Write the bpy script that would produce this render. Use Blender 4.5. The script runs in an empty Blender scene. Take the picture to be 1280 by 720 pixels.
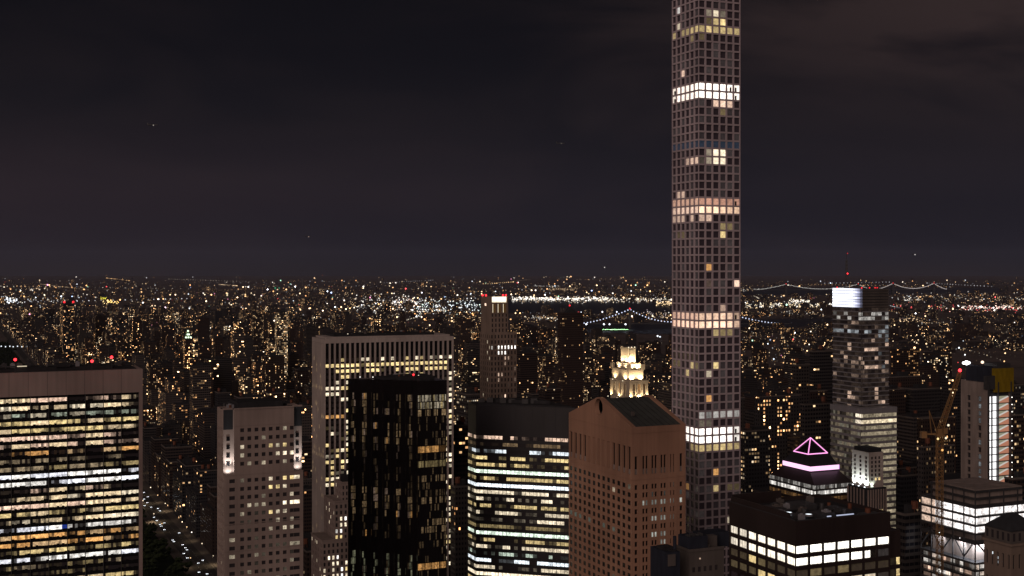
import bpy, math, random
import numpy as np
from mathutils import noise as mnoise
from mathutils import Vector, Matrix

R = math.radians
random.seed(7)
SC = bpy.context.scene
COL = SC.collection

# ------------------------------------------------------------------ camera, sky, sun, exposure
CAMZ = 260.0            # observation deck height
F, CX, HY = 1577.0, 640.0, 336.0
cam_d = bpy.data.cameras.new('camera')
cam = bpy.data.objects.new('camera', cam_d)
COL.objects.link(cam)
cam.location = (0, 0, CAMZ)
cam.rotation_euler = (R(90), 0, 0)
cam_d.sensor_width = 36.0
cam_d.lens = 36.0 * F / 1280.0
cam_d.shift_y = -24.0 / 1280.0
cam_d.clip_start = 1.0
cam_d.clip_end = 400000.0
SC.camera = cam


def s2l(r, g, b):
    def f(c):
        c /= 255.0
        return c / 12.92 if c <= 0.04045 else ((c + 0.055) / 1.055) ** 2.4
    return (f(r), f(g), f(b), 1.0)


world = bpy.data.worlds.new('World')
SC.world = world
world.use_nodes = True
wt = world.node_tree
wt.nodes.clear()


def N(tree, t, **kw):
    n = tree.nodes.new(t)
    for k, v in kw.items():
        setattr(n, k, v)
    return n


def math_node(tree, op, a, b=None, c=None, clamp=False):
    n = tree.nodes.new('ShaderNodeMath')
    n.operation = op
    n.use_clamp = clamp
    for i, v in enumerate((a, b, c)):
        if v is None:
            continue
        if isinstance(v, (int, float)):
            n.inputs[i].default_value = v
        else:
            tree.links.new(v, n.inputs[i])
    return n.outputs[0]


def build_world():
    t = wt
    L = t.links.new
    tc = N(t, 'ShaderNodeTexCoord')
    sep = N(t, 'ShaderNodeSeparateXYZ')
    L(tc.outputs['Generated'], sep.inputs[0])
    x, y, z = sep.outputs
    ramp = N(t, 'ShaderNodeValToRGB')
    zz = math_node(t, 'MULTIPLY', z, 4.0, clamp=True)
    L(zz, ramp.inputs[0])
    els = ramp.color_ramp.elements
    els[0].position = 0.0
    els[0].color = s2l(27, 23, 25)
    els[1].position = 1.0
    els[1].color = s2l(15, 14, 18)
    for p, c in ((0.03, (24, 22, 27)), (0.10, (26, 24, 31)), (0.26, (30, 27, 33)), (0.46, (24, 22, 27)), (0.66, (18, 17, 22))):
        e = els.new(p)
        e.color = s2l(*c)
    # thin city-lit cloud
    mp = N(t, 'ShaderNodeMapping')
    mp.inputs['Scale'].default_value = (3.0, 2.0, 11.0)
    mp.inputs['Location'].default_value = (0.35, 0.0, 0.4)
    L(tc.outputs['Generated'], mp.inputs[0])
    n1 = N(t, 'ShaderNodeTexNoise')
    n1.inputs['Scale'].default_value = 1.3
    n1.inputs['Detail'].default_value = 6.0
    n1.inputs['Roughness'].default_value = 0.55
    n1.inputs['Distortion'].default_value = 0.6
    L(mp.outputs[0], n1.inputs['Vector'])
    # the cloud bank stands to the east: thicker there
    ex = math_node(t, 'MULTIPLY_ADD', x, 2.6, 0.02, clamp=True)
    ez = math_node(t, 'MULTIPLY_ADD', z, 9.0, -0.72, clamp=True)
    bank = math_node(t, 'MULTIPLY', ex, ez)
    nn = math_node(t, 'MULTIPLY_ADD', n1.outputs[0], 4.2, -1.75, clamp=True)
    thick = math_node(t, 'MULTIPLY_ADD', bank, 1.0, 0.16)
    m = math_node(t, 'MULTIPLY', nn, thick)
    # the western horizon glows a little
    wx = math_node(t, 'MULTIPLY_ADD', x, -2.2, 0.15, clamp=True)
    wz = math_node(t, 'MULTIPLY_ADD', math_node(t, 'ABSOLUTE', math_node(t, 'SUBTRACT', z, 0.055)), -14.0, 1.0, clamp=True)
    glow = math_node(t, 'MULTIPLY', wx, wz)
    # dark blue gap low in the east
    gx = math_node(t, 'MULTIPLY_ADD', x, 3.0, 0.0, clamp=True)
    gz = math_node(t, 'MULTIPLY_ADD', math_node(t, 'ABSOLUTE', math_node(t, 'SUBTRACT', z, 0.03)), -16.0, 1.0, clamp=True)
    gap = math_node(t, 'MULTIPLY', gx, gz)

    def mix(a, col, fac, scale):
        mx = N(t, 'ShaderNodeMix', data_type='RGBA', blend_type='ADD')
        mx.clamp_result = False
        L(math_node(t, 'MULTIPLY', fac, scale), mx.inputs[0])
        L(a, mx.inputs[6])
        mx.inputs[7].default_value = col
        return mx.outputs[2]
    c = mix(ramp.outputs[0], (0.024, 0.0145, 0.0125, 1), m, 1.0)
    c = mix(c, (0.007, 0.0032, 0.003, 1), glow, 1.0)
    c = mix(c, (-0.012, -0.0085, -0.006, 1), gap, 1.0)
    bg = N(t, 'ShaderNodeBackground')
    L(c, bg.inputs['Color'])
    bg.inputs['Strength'].default_value = 1.0
    out = N(t, 'ShaderNodeOutputWorld')
    L(bg.outputs[0], out.inputs[0])


build_world()

# one very soft, low, warm light: the glow of midtown behind and to the south
sun_d = bpy.data.lights.new('city_glow', 'SUN')
sun_d.energy = 0.93
sun_d.angle = R(50)
sun_d.color = (1.0, 0.74, 0.63)
sun = bpy.data.objects.new('city_glow', sun_d)
COL.objects.link(sun)
sun.rotation_euler = Vector((0.40, 0.88, -0.42)).to_track_quat('-Z', 'Y').to_euler()

SC.view_settings.view_transform = 'Standard'
SC.view_settings.look = 'None'
SC.view_settings.exposure = 0.0
SC.view_settings.gamma = 1.0
SC.view_settings.use_curve_mapping = False
SC.cycles.max_bounces = 3
SC.cycles.diffuse_bounces = 0
SC.cycles.glossy_bounces = 2
SC.cycles.sample_clamp_indirect = 0.6
SC.cycles.use_denoising = True
SC.cycles.use_adaptive_sampling = False
SC.cycles.volume_bounces = 0
SC.cycles.sample_clamp_direct = 0.0
SC.cycles.filter_width = 1.5

# ------------------------------------------------------------------ the grid of streets
GA = R(24.0)
GS, GC = math.sin(GA), math.cos(GA)


def grid(s, a):
    """street coordinates (across, along the avenues) to the scene"""
    return (s * GC - a * GS, s * GS + a * GC)


def ungrid(x, y):
    return (x * GC + y * GS, -x * GS + y * GC)


def zpx(py, Y):
    return CAMZ - (py - HY) * Y / F


def pxX(px, Y):
    return (px - CX) / F * Y


def solve(pl, pc, pr, Y):
    """south-west corner, street front and avenue front of a block seen between three bearings"""
    X = pxX(pc, Y)
    kr, kl = (pr - CX) / F, (pl - CX) / F
    ws = (kr * Y - X) / (GC - kr * GS)
    wa = (X - kl * Y) / (GS + kl * GC)
    return (X, Y), ws, wa


# ------------------------------------------------------------------ materials
def pmat(name, base, rough=0.7, spec=0.3, noise=0.18, scale=0.15, metallic=0.0, bump=0.0):
    m = bpy.data.materials.new(name)
    m.use_nodes = True
    t = m.node_tree
    b = t.nodes['Principled BSDF']
    b.inputs['Roughness'].default_value = rough
    b.inputs['Metallic'].default_value = metallic
    b.inputs['Specular IOR Level'].default_value = spec
    g = N(t, 'ShaderNodeNewGeometry')
    n = N(t, 'ShaderNodeTexNoise')
    n.inputs['Scale'].default_value = scale
    n.inputs['Detail'].default_value = 5.0
    mp = N(t, 'ShaderNodeMapping')
    mp.inputs['Scale'].default_value = (1, 1, 0.35)
    t.links.new(g.outputs['Position'], mp.inputs[0])
    t.links.new(mp.outputs[0], n.inputs['Vector'])
    v = math_node(t, 'MULTIPLY_ADD', n.outputs[0], 2.0 * noise * 2, 1.0 - 2 * noise)
    ms = N(t, 'ShaderNodeMapping')
    ms.inputs['Scale'].default_value = (0.7, 0.7, 0.018)
    t.links.new(g.outputs['Position'], ms.inputs[0])
    ns = N(t, 'ShaderNodeTexNoise')
    ns.inputs['Scale'].default_value = 1.0
    ns.inputs['Detail'].default_value = 3.0
    t.links.new(ms.outputs[0], ns.inputs['Vector'])
    nb = N(t, 'ShaderNodeTexNoise')
    nb.inputs['Scale'].default_value = 0.03
    nb.inputs['Detail'].default_value = 2.0
    t.links.new(g.outputs['Position'], nb.inputs['Vector'])
    v = math_node(t, 'MULTIPLY', v, math_node(t, 'MULTIPLY_ADD', ns.outputs[0], 0.4, 0.8))
    v = math_node(t, 'MULTIPLY', v, math_node(t, 'MULTIPLY_ADD', nb.outputs[0], 0.8, 0.60))
    mx = N(t, 'ShaderNodeMix', data_type='RGBA', blend_type='MULTIPLY')
    mx.inputs[0].default_value = 1.0
    mx.inputs[6].default_value = (*base, 1)
    cb = N(t, 'ShaderNodeCombineColor')
    for i in range(3):
        t.links.new(v, cb.inputs[i])
    t.links.new(cb.outputs[0], mx.inputs[7])
    t.links.new(mx.outputs[2], b.inputs['Base Color'])
    if bump:
        bp = N(t, 'ShaderNodeBump')
        bp.inputs['Strength'].default_value = bump
        bp.inputs['Distance'].default_value = 0.4
        t.links.new(n.outputs[0], bp.inputs['Height'])
        t.links.new(bp.outputs[0], b.inputs['Normal'])
    return m


def window_mat(name, var=0.8, scale=0.55):
    """glass with whatever light is on in the room behind it; the room light or painted reflection per pane is the mesh attribute col"""
    m = bpy.data.materials.new(name)
    m.use_nodes = True
    m.cycles.emission_sampling = 'NONE'
    t = m.node_tree
    b = t.nodes['Principled BSDF']
    b.inputs['Base Color'].default_value = (0.045, 0.040, 0.045, 1)  # base lifted in place of reflected city glow
    b.inputs['Roughness'].default_value = 0.08
    b.inputs['Specular IOR Level'].default_value = 0.6
    at = N(t, 'ShaderNodeAttribute', attribute_name='col')
    g = N(t, 'ShaderNodeNewGeometry')
    n = N(t, 'ShaderNodeTexNoise')
    n.inputs['Scale'].default_value = scale
    n.inputs['Detail'].default_value = 3.0
    t.links.new(g.outputs['Position'], n.inputs['Vector'])
    vo = N(t, 'ShaderNodeTexVoronoi')
    vo.inputs['Scale'].default_value = scale * 1.7
    t.links.new(g.outputs['Position'], vo.inputs['Vector'])
    sepc = N(t, 'ShaderNodeSeparateColor')
    t.links.new(vo.outputs['Color'], sepc.inputs[0])
    n2 = N(t, 'ShaderNodeTexNoise')
    n2.inputs['Scale'].default_value = scale * 4.0
    n2.inputs['Detail'].default_value = 2.0
    t.links.new(g.outputs['Position'], n2.inputs['Vector'])
    a = math_node(t, 'MULTIPLY_ADD', n.outputs[0], 2.6, -0.8, clamp=True)
    a = math_node(t, 'MULTIPLY_ADD', sepc.outputs[0], 0.6, a)
    a2 = math_node(t, 'MULTIPLY_ADD', n2.outputs[0], 3.2, -0.85, clamp=True)
    a = math_node(t, 'MULTIPLY', a, math_node(t, 'MULTIPLY_ADD', a2, 0.75, 0.45))
    a = math_node(t, 'MULTIPLY_ADD', a, var * 1.15, 1.0 - var * 0.72)
    t.links.new(at.outputs['Color'], b.inputs['Emission Color'])
    t.links.new(a, b.inputs['Emission Strength'])
    return m


def glow_mat(name, strength=1.0, sample=False):
    m = bpy.data.materials.new(name)
    m.use_nodes = True
    if not sample:
        m.cycles.emission_sampling = 'NONE'
    t = m.node_tree
    t.nodes.clear()
    at = N(t, 'ShaderNodeAttribute', attribute_name='col')
    e = N(t, 'ShaderNodeEmission')
    e.inputs['Strength'].default_value = strength
    t.links.new(at.outputs['Color'], e.inputs['Color'])
    o = N(t, 'ShaderNodeOutputMaterial')
    t.links.new(e.outputs[0], o.inputs[0])
    return m


def city_mat():
    """far facades: a wall with a grid of windows, some of them lit. col = (seed, share lit, warmth, tint)"""
    m = bpy.data.materials.new('city_facade')
    m.use_nodes = True
    m.cycles.emission_sampling = 'NONE'
    t = m.node_tree
    L = t.links.new
    b = t.nodes['Principled BSDF']
    uv = N(t, 'ShaderNodeUVMap', uv_map='UVMap')
    su = N(t, 'ShaderNodeSeparateXYZ')
    L(uv.outputs[0], su.inputs[0])
    at = N(t, 'ShaderNodeAttribute', attribute_name='col')
    sc = N(t, 'ShaderNodeSeparateColor')
    L(at.outputs['Color'], sc.inputs[0])
    seed, frac, warm = sc.outputs
    tint = at.outputs['Alpha']
    wn0 = N(t, 'ShaderNodeTexWhiteNoise', noise_dimensions='1D')
    L(seed, wn0.inputs['W'])
    s0 = N(t, 'ShaderNodeSeparateColor')
    L(wn0.outputs['Color'], s0.inputs[0])
    pw = math_node(t, 'MULTIPLY_ADD', s0.outputs[0], 1.3, 1.75)
    ww = math_node(t, 'MULTIPLY_ADD', s0.outputs[1], 0.27, 0.21)
    cu = math_node(t, 'DIVIDE', su.outputs[0], pw)
    cv = math_node(t, 'DIVIDE', su.outputs[1], 3.15)
    iu = math_node(t, 'FLOOR', cu)
    iv = math_node(t, 'FLOOR', cv)
    fu = math_node(t, 'ABSOLUTE', math_node(t, 'SUBTRACT', math_node(t, 'FRACT', cu), 0.5))
    fv = math_node(t, 'ABSOLUTE', math_node(t, 'SUBTRACT', math_node(t, 'FRACT', cv), 0.5))
    mu = math_node(t, 'LESS_THAN', fu, ww)
    mv = math_node(t, 'LESS_THAN', fv, 0.245)
    wall = math_node(t, 'GREATER_THAN', frac, -0.5)
    mask = math_node(t, 'MULTIPLY', math_node(t, 'MULTIPLY', mu, mv), wall)

    def white(a, bb, c):
        cb = N(t, 'ShaderNodeCombineXYZ')
        for i, v in enumerate((a, bb, c)):
            if isinstance(v, (int, float)):
                cb.inputs[i].default_value = v
            else:
                L(v, cb.inputs[i])
        w = N(t, 'ShaderNodeTexWhiteNoise', noise_dimensions='3D')
        L(cb.outputs[0], w.inputs['Vector'])
        return w
    sd = math_node(t, 'MULTIPLY', seed, 971.0)
    grp = math_node(t, 'FLOOR', math_node(t, 'MULTIPLY_ADD', s0.outputs[2], 2.4, 1.0))
    n1 = white(iu, iv, sd)
    n4 = white(math_node(t, 'FLOOR', math_node(t, 'DIVIDE', iu, grp)), iv, math_node(t, 'ADD', sd, 77.0))
    s1 = N(t, 'ShaderNodeSeparateColor')
    L(n1.outputs['Color'], s1.inputs[0])
    iu2 = math_node(t, 'FLOOR', math_node(t, 'MULTIPLY', iu, 0.34))
    n2 = white(iu2, math_node(t, 'FLOOR', math_node(t, 'MULTIPLY', iv, 0.5)), math_node(t, 'ADD', sd, 31.0))
    n3 = white(iu, 0.5, math_node(t, 'ADD', sd, 57.0))
    prob = math_node(t, 'MULTIPLY', frac, math_node(t, 'MULTIPLY_ADD', math_node(t, 'POWER', n2.outputs[0], 2.0), 2.4, 0.15))
    prob = math_node(t, 'MULTIPLY', prob, math_node(t, 'MULTIPLY_ADD', math_node(t, 'POWER', n3.outputs[0], 2.0), 2.0, 0.35))
    lit = math_node(t, 'MULTIPLY', math_node(t, 'LESS_THAN', n4.outputs[0], prob), math_node(t, 'LESS_THAN', n1.outputs[0], 0.78))
    br = math_node(t, 'MULTIPLY_ADD', math_node(t, 'POWER', s1.outputs[1], 5.0), 2.2, 0.17)
    wb = N(t, 'ShaderNodeTexWhiteNoise', noise_dimensions='1D')
    L(math_node(t, 'ADD', seed, 0.377), wb.inputs['W'])
    sb = N(t, 'ShaderNodeSeparateColor')
    L(wb.outputs['Color'], sb.inputs[0])
    br = math_node(t, 'MULTIPLY', br, math_node(t, 'MULTIPLY_ADD', math_node(t, 'POWER', sb.outputs[0], 2.5), 2.6, 0.35))
    em = math_node(t, 'MULTIPLY', math_node(t, 'MULTIPLY', mask, lit), br)
    ramp = N(t, 'ShaderNodeValToRGB')
    els = ramp.color_ramp.elements
    els[0].color = (1.0, 0.42, 0.14, 1)
    els[1].color = (0.80, 0.90, 1.0, 1)
    for p, c in ((0.3, (1.0, 0.58, 0.26, 1)), (0.6, (1.0, 0.72, 0.42, 1)), (0.85, (1.0, 0.88, 0.70, 1))):
        e = els.new(p)
        e.color = c
    L(math_node(t, 'MULTIPLY', math_node(t, 'ADD', math_node(t, 'MULTIPLY', s1.outputs[2], 0.5), math_node(t, 'MULTIPLY', sb.outputs[1], 0.45)), warm), ramp.inputs[0])
    L(ramp.outputs[0], b.inputs['Emission Color'])
    L(math_node(t, 'MULTIPLY', em, 2.0), b.inputs['Emission Strength'])
    wr = N(t, 'ShaderNodeValToRGB')
    els = wr.color_ramp.elements
    els[0].color = (0.032, 0.021, 0.018, 1)
    els[1].color = (0.10, 0.085, 0.08, 1)
    for p, c in ((0.35, (0.050, 0.032, 0.028, 1)), (0.6, (0.052, 0.045, 0.044, 1)), (0.8, (0.024, 0.024, 0.029, 1))):
        e = els.new(p)
        e.color = c
    L(tint, wr.inputs[0])
    mx = N(t, 'ShaderNodeMix', data_type='RGBA')
    L(mask, mx.inputs[0])
    L(wr.outputs[0], mx.inputs[6])
    mx.inputs[7].default_value = (0.012, 0.012, 0.016, 1)
    L(mx.outputs[2], b.inputs['Base Color'])
    L(math_node(t, 'MULTIPLY_ADD', mask, -0.65, 0.8), b.inputs['Roughness'])
    b.inputs['Specular IOR Level'].default_value = 0.35
    return m


M = dict(
    limestone=pmat('limestone', (0.33, 0.265, 0.245), 0.8, 0.2, 0.15, 0.08),
    concrete=pmat('pale_concrete', (0.52, 0.445, 0.495), 0.7, 0.25, 0.10, 0.05),
    marble=pmat('white_marble', (0.48, 0.42, 0.40), 0.55, 0.3, 0.12, 0.06),
    travertine=pmat('travertine', (0.33, 0.255, 0.24), 0.6, 0.3, 0.14, 0.12),
    granite=pmat('pink_granite', (0.385, 0.222, 0.155), 0.7, 0.25, 0.12, 0.1),
    buff=pmat('buff_stone', (0.24, 0.185, 0.155), 0.85, 0.2, 0.2, 0.12),
    tan=pmat('tan_limestone', (0.50, 0.43, 0.33), 0.8, 0.2, 0.12, 0.2),
    darkgran=pmat('dark_granite', (0.022, 0.021, 0.025), 0.35, 0.4, 0.2, 0.1),
    brown=pmat('brown_metal_cladding', (0.034, 0.024, 0.024), 0.45, 0.4, 0.2, 0.1),
    bronze=pmat('bronze_glass', (0.012, 0.010, 0.011), 0.10, 0.6, 0.2, 0.1),
    glassblack=pmat('black_glass', (0.010, 0.010, 0.012), 0.08, 0.6, 0.1, 0.1),
    steel=pmat('painted_steel', (0.05, 0.05, 0.055), 0.5, 0.4, 0.2, 0.3),
    silver=pmat('aluminium_spandrel', (0.27, 0.27, 0.30), 0.45, 0.5, 0.12, 0.2),
    patina=pmat('green_grey_roof', (0.062, 0.070, 0.068), 0.6, 0.3, 0.2, 0.3),
    roof=pmat('roof_felt', (0.030, 0.030, 0.034), 0.85, 0.2, 0.3, 0.3),
    slate=pmat('dark_slate', (0.034, 0.036, 0.042), 0.7, 0.2, 0.25, 0.4),
    rawconc=pmat('raw_concrete', (0.27, 0.225, 0.21), 0.85, 0.2, 0.22, 0.25),
    crane=pmat('crane_paint', (0.27, 0.155, 0.065), 0.5, 0.4, 0.15, 0.3),
    yellow=pmat('yellow_netting', (0.24, 0.165, 0.012), 0.8, 0.1, 0.25, 0.5),
    navy=pmat('dark_netting', (0.03, 0.034, 0.05), 0.85, 0.1, 0.25, 0.5),
    grey=pmat('grey_render', (0.12, 0.105, 0.10), 0.85, 0.2, 0.2, 0.12),
    asphalt=pmat('asphalt', (0.05, 0.048, 0.047), 0.8, 0.2, 0.3, 0.02),
    ground=pmat('city_ground', (0.115, 0.095, 0.092), 0.9, 0.1, 0.3, 0.004),
    paving=pmat('paving', (0.10, 0.09, 0.085), 0.85, 0.2, 0.2, 0.3),
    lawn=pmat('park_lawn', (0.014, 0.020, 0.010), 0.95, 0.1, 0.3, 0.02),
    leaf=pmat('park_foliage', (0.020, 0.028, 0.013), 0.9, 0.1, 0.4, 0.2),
    water=pmat('river_water', (0.018, 0.019, 0.024), 0.30, 0.22, 0.2, 0.01),
    paint=pmat('road_paint', (0.6, 0.6, 0.58), 0.7, 0.2, 0.1, 1.0),
    carpaint=pmat('car_paint', (0.06, 0.06, 0.065), 0.3, 0.5, 0.2, 0.3),
    rust=pmat('rusty_steel', (0.16, 0.06, 0.035), 0.7, 0.3, 0.3, 0.5),
)
WIN = window_mat('window_glass', 0.95)
WSPECK = window_mat('painted_reflection_glass', 1.0, 1.1)  # speckled emission stands in for mirrored city lights
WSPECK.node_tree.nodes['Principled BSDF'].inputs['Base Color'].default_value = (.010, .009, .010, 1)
WDARK = window_mat('dark_window_glass', 0.6)
WDARK.node_tree.nodes['Principled BSDF'].inputs['Base Color'].default_value = (.008, .007, .008, 1)
WDARK.node_tree.nodes['Principled BSDF'].inputs['Roughness'].default_value = .3
WINS = window_mat('smooth_window_glass', 0.48, 0.7)
WINS.node_tree.nodes['Principled BSDF'].inputs['Base Color'].default_value = (.078, .064, .082, 1)  # paler base stands in for reflected sky and city glow
GLOW = glow_mat('lamp_glow')
CITY = city_mat()

WARM = (1.0, 0.66, 0.34)
AMBER = (1.0, 0.50, 0.16)
YEL = (1.0, 0.75, 0.34)
CREAM = (1.0, 0.84, 0.60)
PEACH = (1.0, 0.68, 0.50)
WHITE = (1.0, 0.95, 0.88)
COOL = (0.86, 0.94, 1.0)
GREENISH = (0.84, 1.0, 0.82)
RED = (1.0, 0.03, 0.04)
DARK = (0.0, 0.0, 0.0)


def k(c, s):
    return (c[0] * s, c[1] * s, c[2] * s)


# ------------------------------------------------------------------ mesh building
class MB:
    def __init__(self):
        self.v, self.f, self.c, self.uv, self.key = [], [], [], [], {}

    def vert(self, p):
        kk = (round(p[0], 3), round(p[1], 3), round(p[2], 3))
        i = self.key.get(kk)
        if i is None:
            i = len(self.v)
            self.v.append((float(p[0]), float(p[1]), float(p[2])))
            self.key[kk] = i
        return i

    def face(self, pts, col=(0, 0, 0), uv=None):
        ids = [self.vert(p) for p in pts]
        if len(set(ids)) < 3:
            return
        self.f.append(ids)
        self.c.append(col)
        self.uv.append(uv)

    def hexa(self, p, col=(0, 0, 0)):
        """p: bottom four, top four (same order)"""
        for q in ((3, 2, 1, 0), (4, 5, 6, 7), (0, 1, 5, 4), (1, 2, 6, 5), (2, 3, 7, 6), (3, 0, 4, 7)):
            self.face([p[i] for i in q], col)

    def box(self, x0, x1, y0, y1, z0, z1, col=(0, 0, 0)):
        self.hexa([(x0, y0, z0), (x1, y0, z0), (x1, y1, z0), (x0, y1, z0),
                   (x0, y0, z1), (x1, y0, z1), (x1, y1, z1), (x0, y1, z1)], col)

    def obox(self, fr, a0, a1, z0, z1, d0, d1, col=(0, 0, 0)):
        """box against a facade frame fr=(origin, u, n): a along, d outward"""
        self.hexa([at(fr, a0, z0, d0), at(fr, a1, z0, d0), at(fr, a1, z0, d1), at(fr, a0, z0, d1),
                   at(fr, a0, z1, d0), at(fr, a1, z1, d0), at(fr, a1, z1, d1), at(fr, a0, z1, d1)], col)

    def prism(self, poly, z0, z1, col=(0, 0, 0)):
        n = len(poly)
        z0s = z0 if hasattr(z0, '__len__') else [z0] * n
        z1s = z1 if hasattr(z1, '__len__') else [z1] * n
        self.face([(p[0], p[1], z) for p, z in zip(poly, z1s)], col)
        self.face([(p[0], p[1], z) for p, z in zip(reversed(poly), reversed(z0s))], col)
        for i in range(n):
            j = (i + 1) % n
            self.face([(*poly[i], z0s[i]), (*poly[j], z0s[j]), (*poly[j], z1s[j]), (*poly[i], z1s[i])], col)

    def bar(self, p, q, r, col=(0, 0, 0), sides=4):
        p, q = Vector(p), Vector(q)
        d = (q - p)
        if d.length < 1e-6:
            return
        d.normalize()
        a = d.orthogonal().normalized()
        b = d.cross(a)
        ring = [(a * math.cos(2 * math.pi * (i + .5) / sides) + b * math.sin(2 * math.pi * (i + .5) / sides)) * r for i in range(sides)]
        for i in range(sides):
            j = (i + 1) % sides
            self.face([p + ring[i], p + ring[j], q + ring[j], q + ring[i]], col)
        self.face([p + x for x in reversed(ring)], col)
        self.face([q + x for x in ring], col)

    def ball(self, p, r, col=(0, 0, 0), sx=1.0, sz=1.0):
        x, y, z = p
        o = [(x + r * sx, y, z), (x, y + r, z), (x - r * sx, y, z), (x, y - r, z), (x, y, z + r * sz), (x, y, z - r * sz)]
        for i in range(4):
            j = (i + 1) % 4
            self.face([o[i], o[j], o[4]], col)
            self.face([o[j], o[i], o[5]], col)

    def sphere(self, p, r, col=(0, 0, 0), seg=10, rings=6, sz=1.0):
        x, y, z = p
        P = []
        for i in range(rings + 1):
            th = math.pi * i / rings
            P.append([(x + r * math.sin(th) * math.cos(2 * math.pi * j / seg), y + r * math.sin(th) * math.sin(2 * math.pi * j / seg), z + r * sz * math.cos(th)) for j in range(seg)])
        for i in range(rings):
            for j in range(seg):
                jj = (j + 1) % seg
                self.face([P[i][j], P[i + 1][j], P[i + 1][jj], P[i][jj]], col)

    def build(self, name, mat, parent=None, loc=None):
        me = bpy.data.meshes.new(name)
        me.from_pydata(self.v, [], self.f)
        at_ = me.attributes.new('col', 'FLOAT_COLOR', 'FACE')
        cc = np.array([tuple(c) + ((1.0,) if len(c) == 3 else ()) for c in self.c], dtype=np.float32).ravel()
        at_.data.foreach_set('color', cc)
        if any(u is not None for u in self.uv):
            ul = me.uv_layers.new(name='UVMap')
            flat = []
            for f, u in zip(self.f, self.uv):
                flat.extend([c for q in (u or [(-50.0, -50.0)] * len(f)) for c in q])
            ul.data.foreach_set('uv', np.array(flat, dtype=np.float32))
        me.materials.append(mat)
        me.update()
        o = bpy.data.objects.new(name, me)
        COL.objects.link(o)
        if parent is not None:
            o.parent = parent
        if loc is not None:
            o.location = loc
        return o


def at(fr, a, z, d=0.0):
    o, u, n = fr
    return (o[0] + u[0] * a + n[0] * d, o[1] + u[1] * a + n[1] * d, o[2] + z)


def tag(o, label=None, cat=None, group=None, kind=None):
    if label:
        o['label'] = label
    if cat:
        o['category'] = cat
    if group:
        o['group'] = group
    if kind:
        o['kind'] = kind
    return o


def thing(name, label, cat, loc, rot=0.0, group=None):
    o = bpy.data.objects.new(name, None)
    COL.objects.link(o)
    o.location = loc
    o.rotation_euler = (0, 0, rot)
    o.empty_display_size = 0.1
    return tag(o, label, cat, group)


def structure(name, mb, mat):
    return tag(mb.build(name, mat), kind='structure')


def frames(ws, wa, x0=0.0, y0=0.0):
    """south and west facade frames of a block in its own coordinates"""
    return (((x0, y0, 0.0), (1, 0, 0), (0, -1, 0)), ((x0, y0, 0.0), (0, 1, 0), (-1, 0, 0)))


def edges(start, n, pitch, w, end):
    """facade edges: gap, window, gap, window ... gap"""
    e = [0.0]
    for i in range(n):
        e += [start + i * pitch, start + i * pitch + w]
    e.append(end)
    return e


def zedges(z0, z1, zc, h):
    e = [z0]
    for z in sorted(zc):
        e += [z - h / 2, z + h / 2]
    e.append(z1)
    return e


def punched(mb, fr, us, zs, hole, depth, col=(0, 0, 0)):
    """a wall with real openings; us and zs are edge lists, hole(i, j) says which cells open"""
    for i in range(len(us) - 1):
        for j in range(len(zs) - 1):
            a0, a1, z0, z1 = us[i], us[i + 1], zs[j], zs[j + 1]
            if a1 - a0 < 1e-4 or z1 - z0 < 1e-4:
                continue
            if not hole(i, j):
                mb.face([at(fr, a0, z0), at(fr, a1, z0), at(fr, a1, z1), at(fr, a0, z1)], col)
            else:
                for (p, q) in (((a0, z0), (a1, z0)), ((a1, z0), (a1, z1)), ((a1, z1), (a0, z1)), ((a0, z1), (a0, z0))):
                    mb.face([at(fr, *p), at(fr, *q), at(fr, *q, -depth), at(fr, *p, -depth)], col)


class Panes:
    """the windows of one thing: up to 100 as parts of their own, the rest as one part"""
    def __init__(self):
        self.l = []

    def add(self, fr, a0, a1, z0, z1, d, col=DARK, split=0, rank=1.0):
        self.l.append((fr, a0, a1, z0, z1, d, col, split, rank))

    @staticmethod
    def draw(mb, p):
        fr, a0, a1, z0, z1, d, col, split, rank = p
        if split:
            cols = col
            n = len(cols)
            for i, c in enumerate(cols):
                b0 = a0 + (a1 - a0) * i / n
                b1 = a0 + (a1 - a0) * (i + 1) / n
                mb.obox(fr, b0, b1, z0, z1, d - 0.08, d, c)
        else:
            mb.obox(fr, a0, a1, z0, z1, d - 0.08, d, col)

    def emit(self, parent, name='window', mat=None, limit=100):
        mat = mat or WIN

        def score(p):
            c = p[6]
            if p[7]:
                lum = max(sum(x) for x in c)
            else:
                lum = sum(c)
            return p[8] * (p[2] - p[1]) * (p[4] - p[3]) * (1.0 + min(lum, 1.5))
        l = sorted(self.l, key=score, reverse=True)
        for p in l[:limit]:
            mb = MB()
            self.draw(mb, p)
            mb.build(name, mat, parent)
        if len(l) > limit:
            mb = MB()
            for p in l[limit:]:
                self.draw(mb, p)
            tag(mb.build(name, mat, parent), kind='stuff')


def beacon(parent, p, r=0.9, mast=0.0, col=RED, s=3.0, name='beacon'):
    mb = MB()
    mb.sphere(p, r, k(col, s), 8, 5)
    o = mb.build(name, GLOW, parent)
    if mast:
        mb = MB()
        mb.bar((p[0], p[1], p[2] - mast), (p[0], p[1], p[2] - r * 0.9), 0.12)
        mb.build('mast', M['steel'], parent)
    return o


def spot(parent, p, to, energy, col, angle=110, radius=.4, name='floodlight_beam'):
    ld = bpy.data.lights.new(name, 'SPOT')
    ld.energy = energy
    ld.color = col
    ld.shadow_soft_size = radius
    ld.spot_size = R(angle)
    ld.spot_blend = .6
    o = bpy.data.objects.new(name, ld)
    COL.objects.link(o)
    o.parent = parent
    o.location = p
    o.rotation_euler = (Vector(to) - Vector(p)).to_track_quat('-Z', 'Y').to_euler()
    return o


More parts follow.
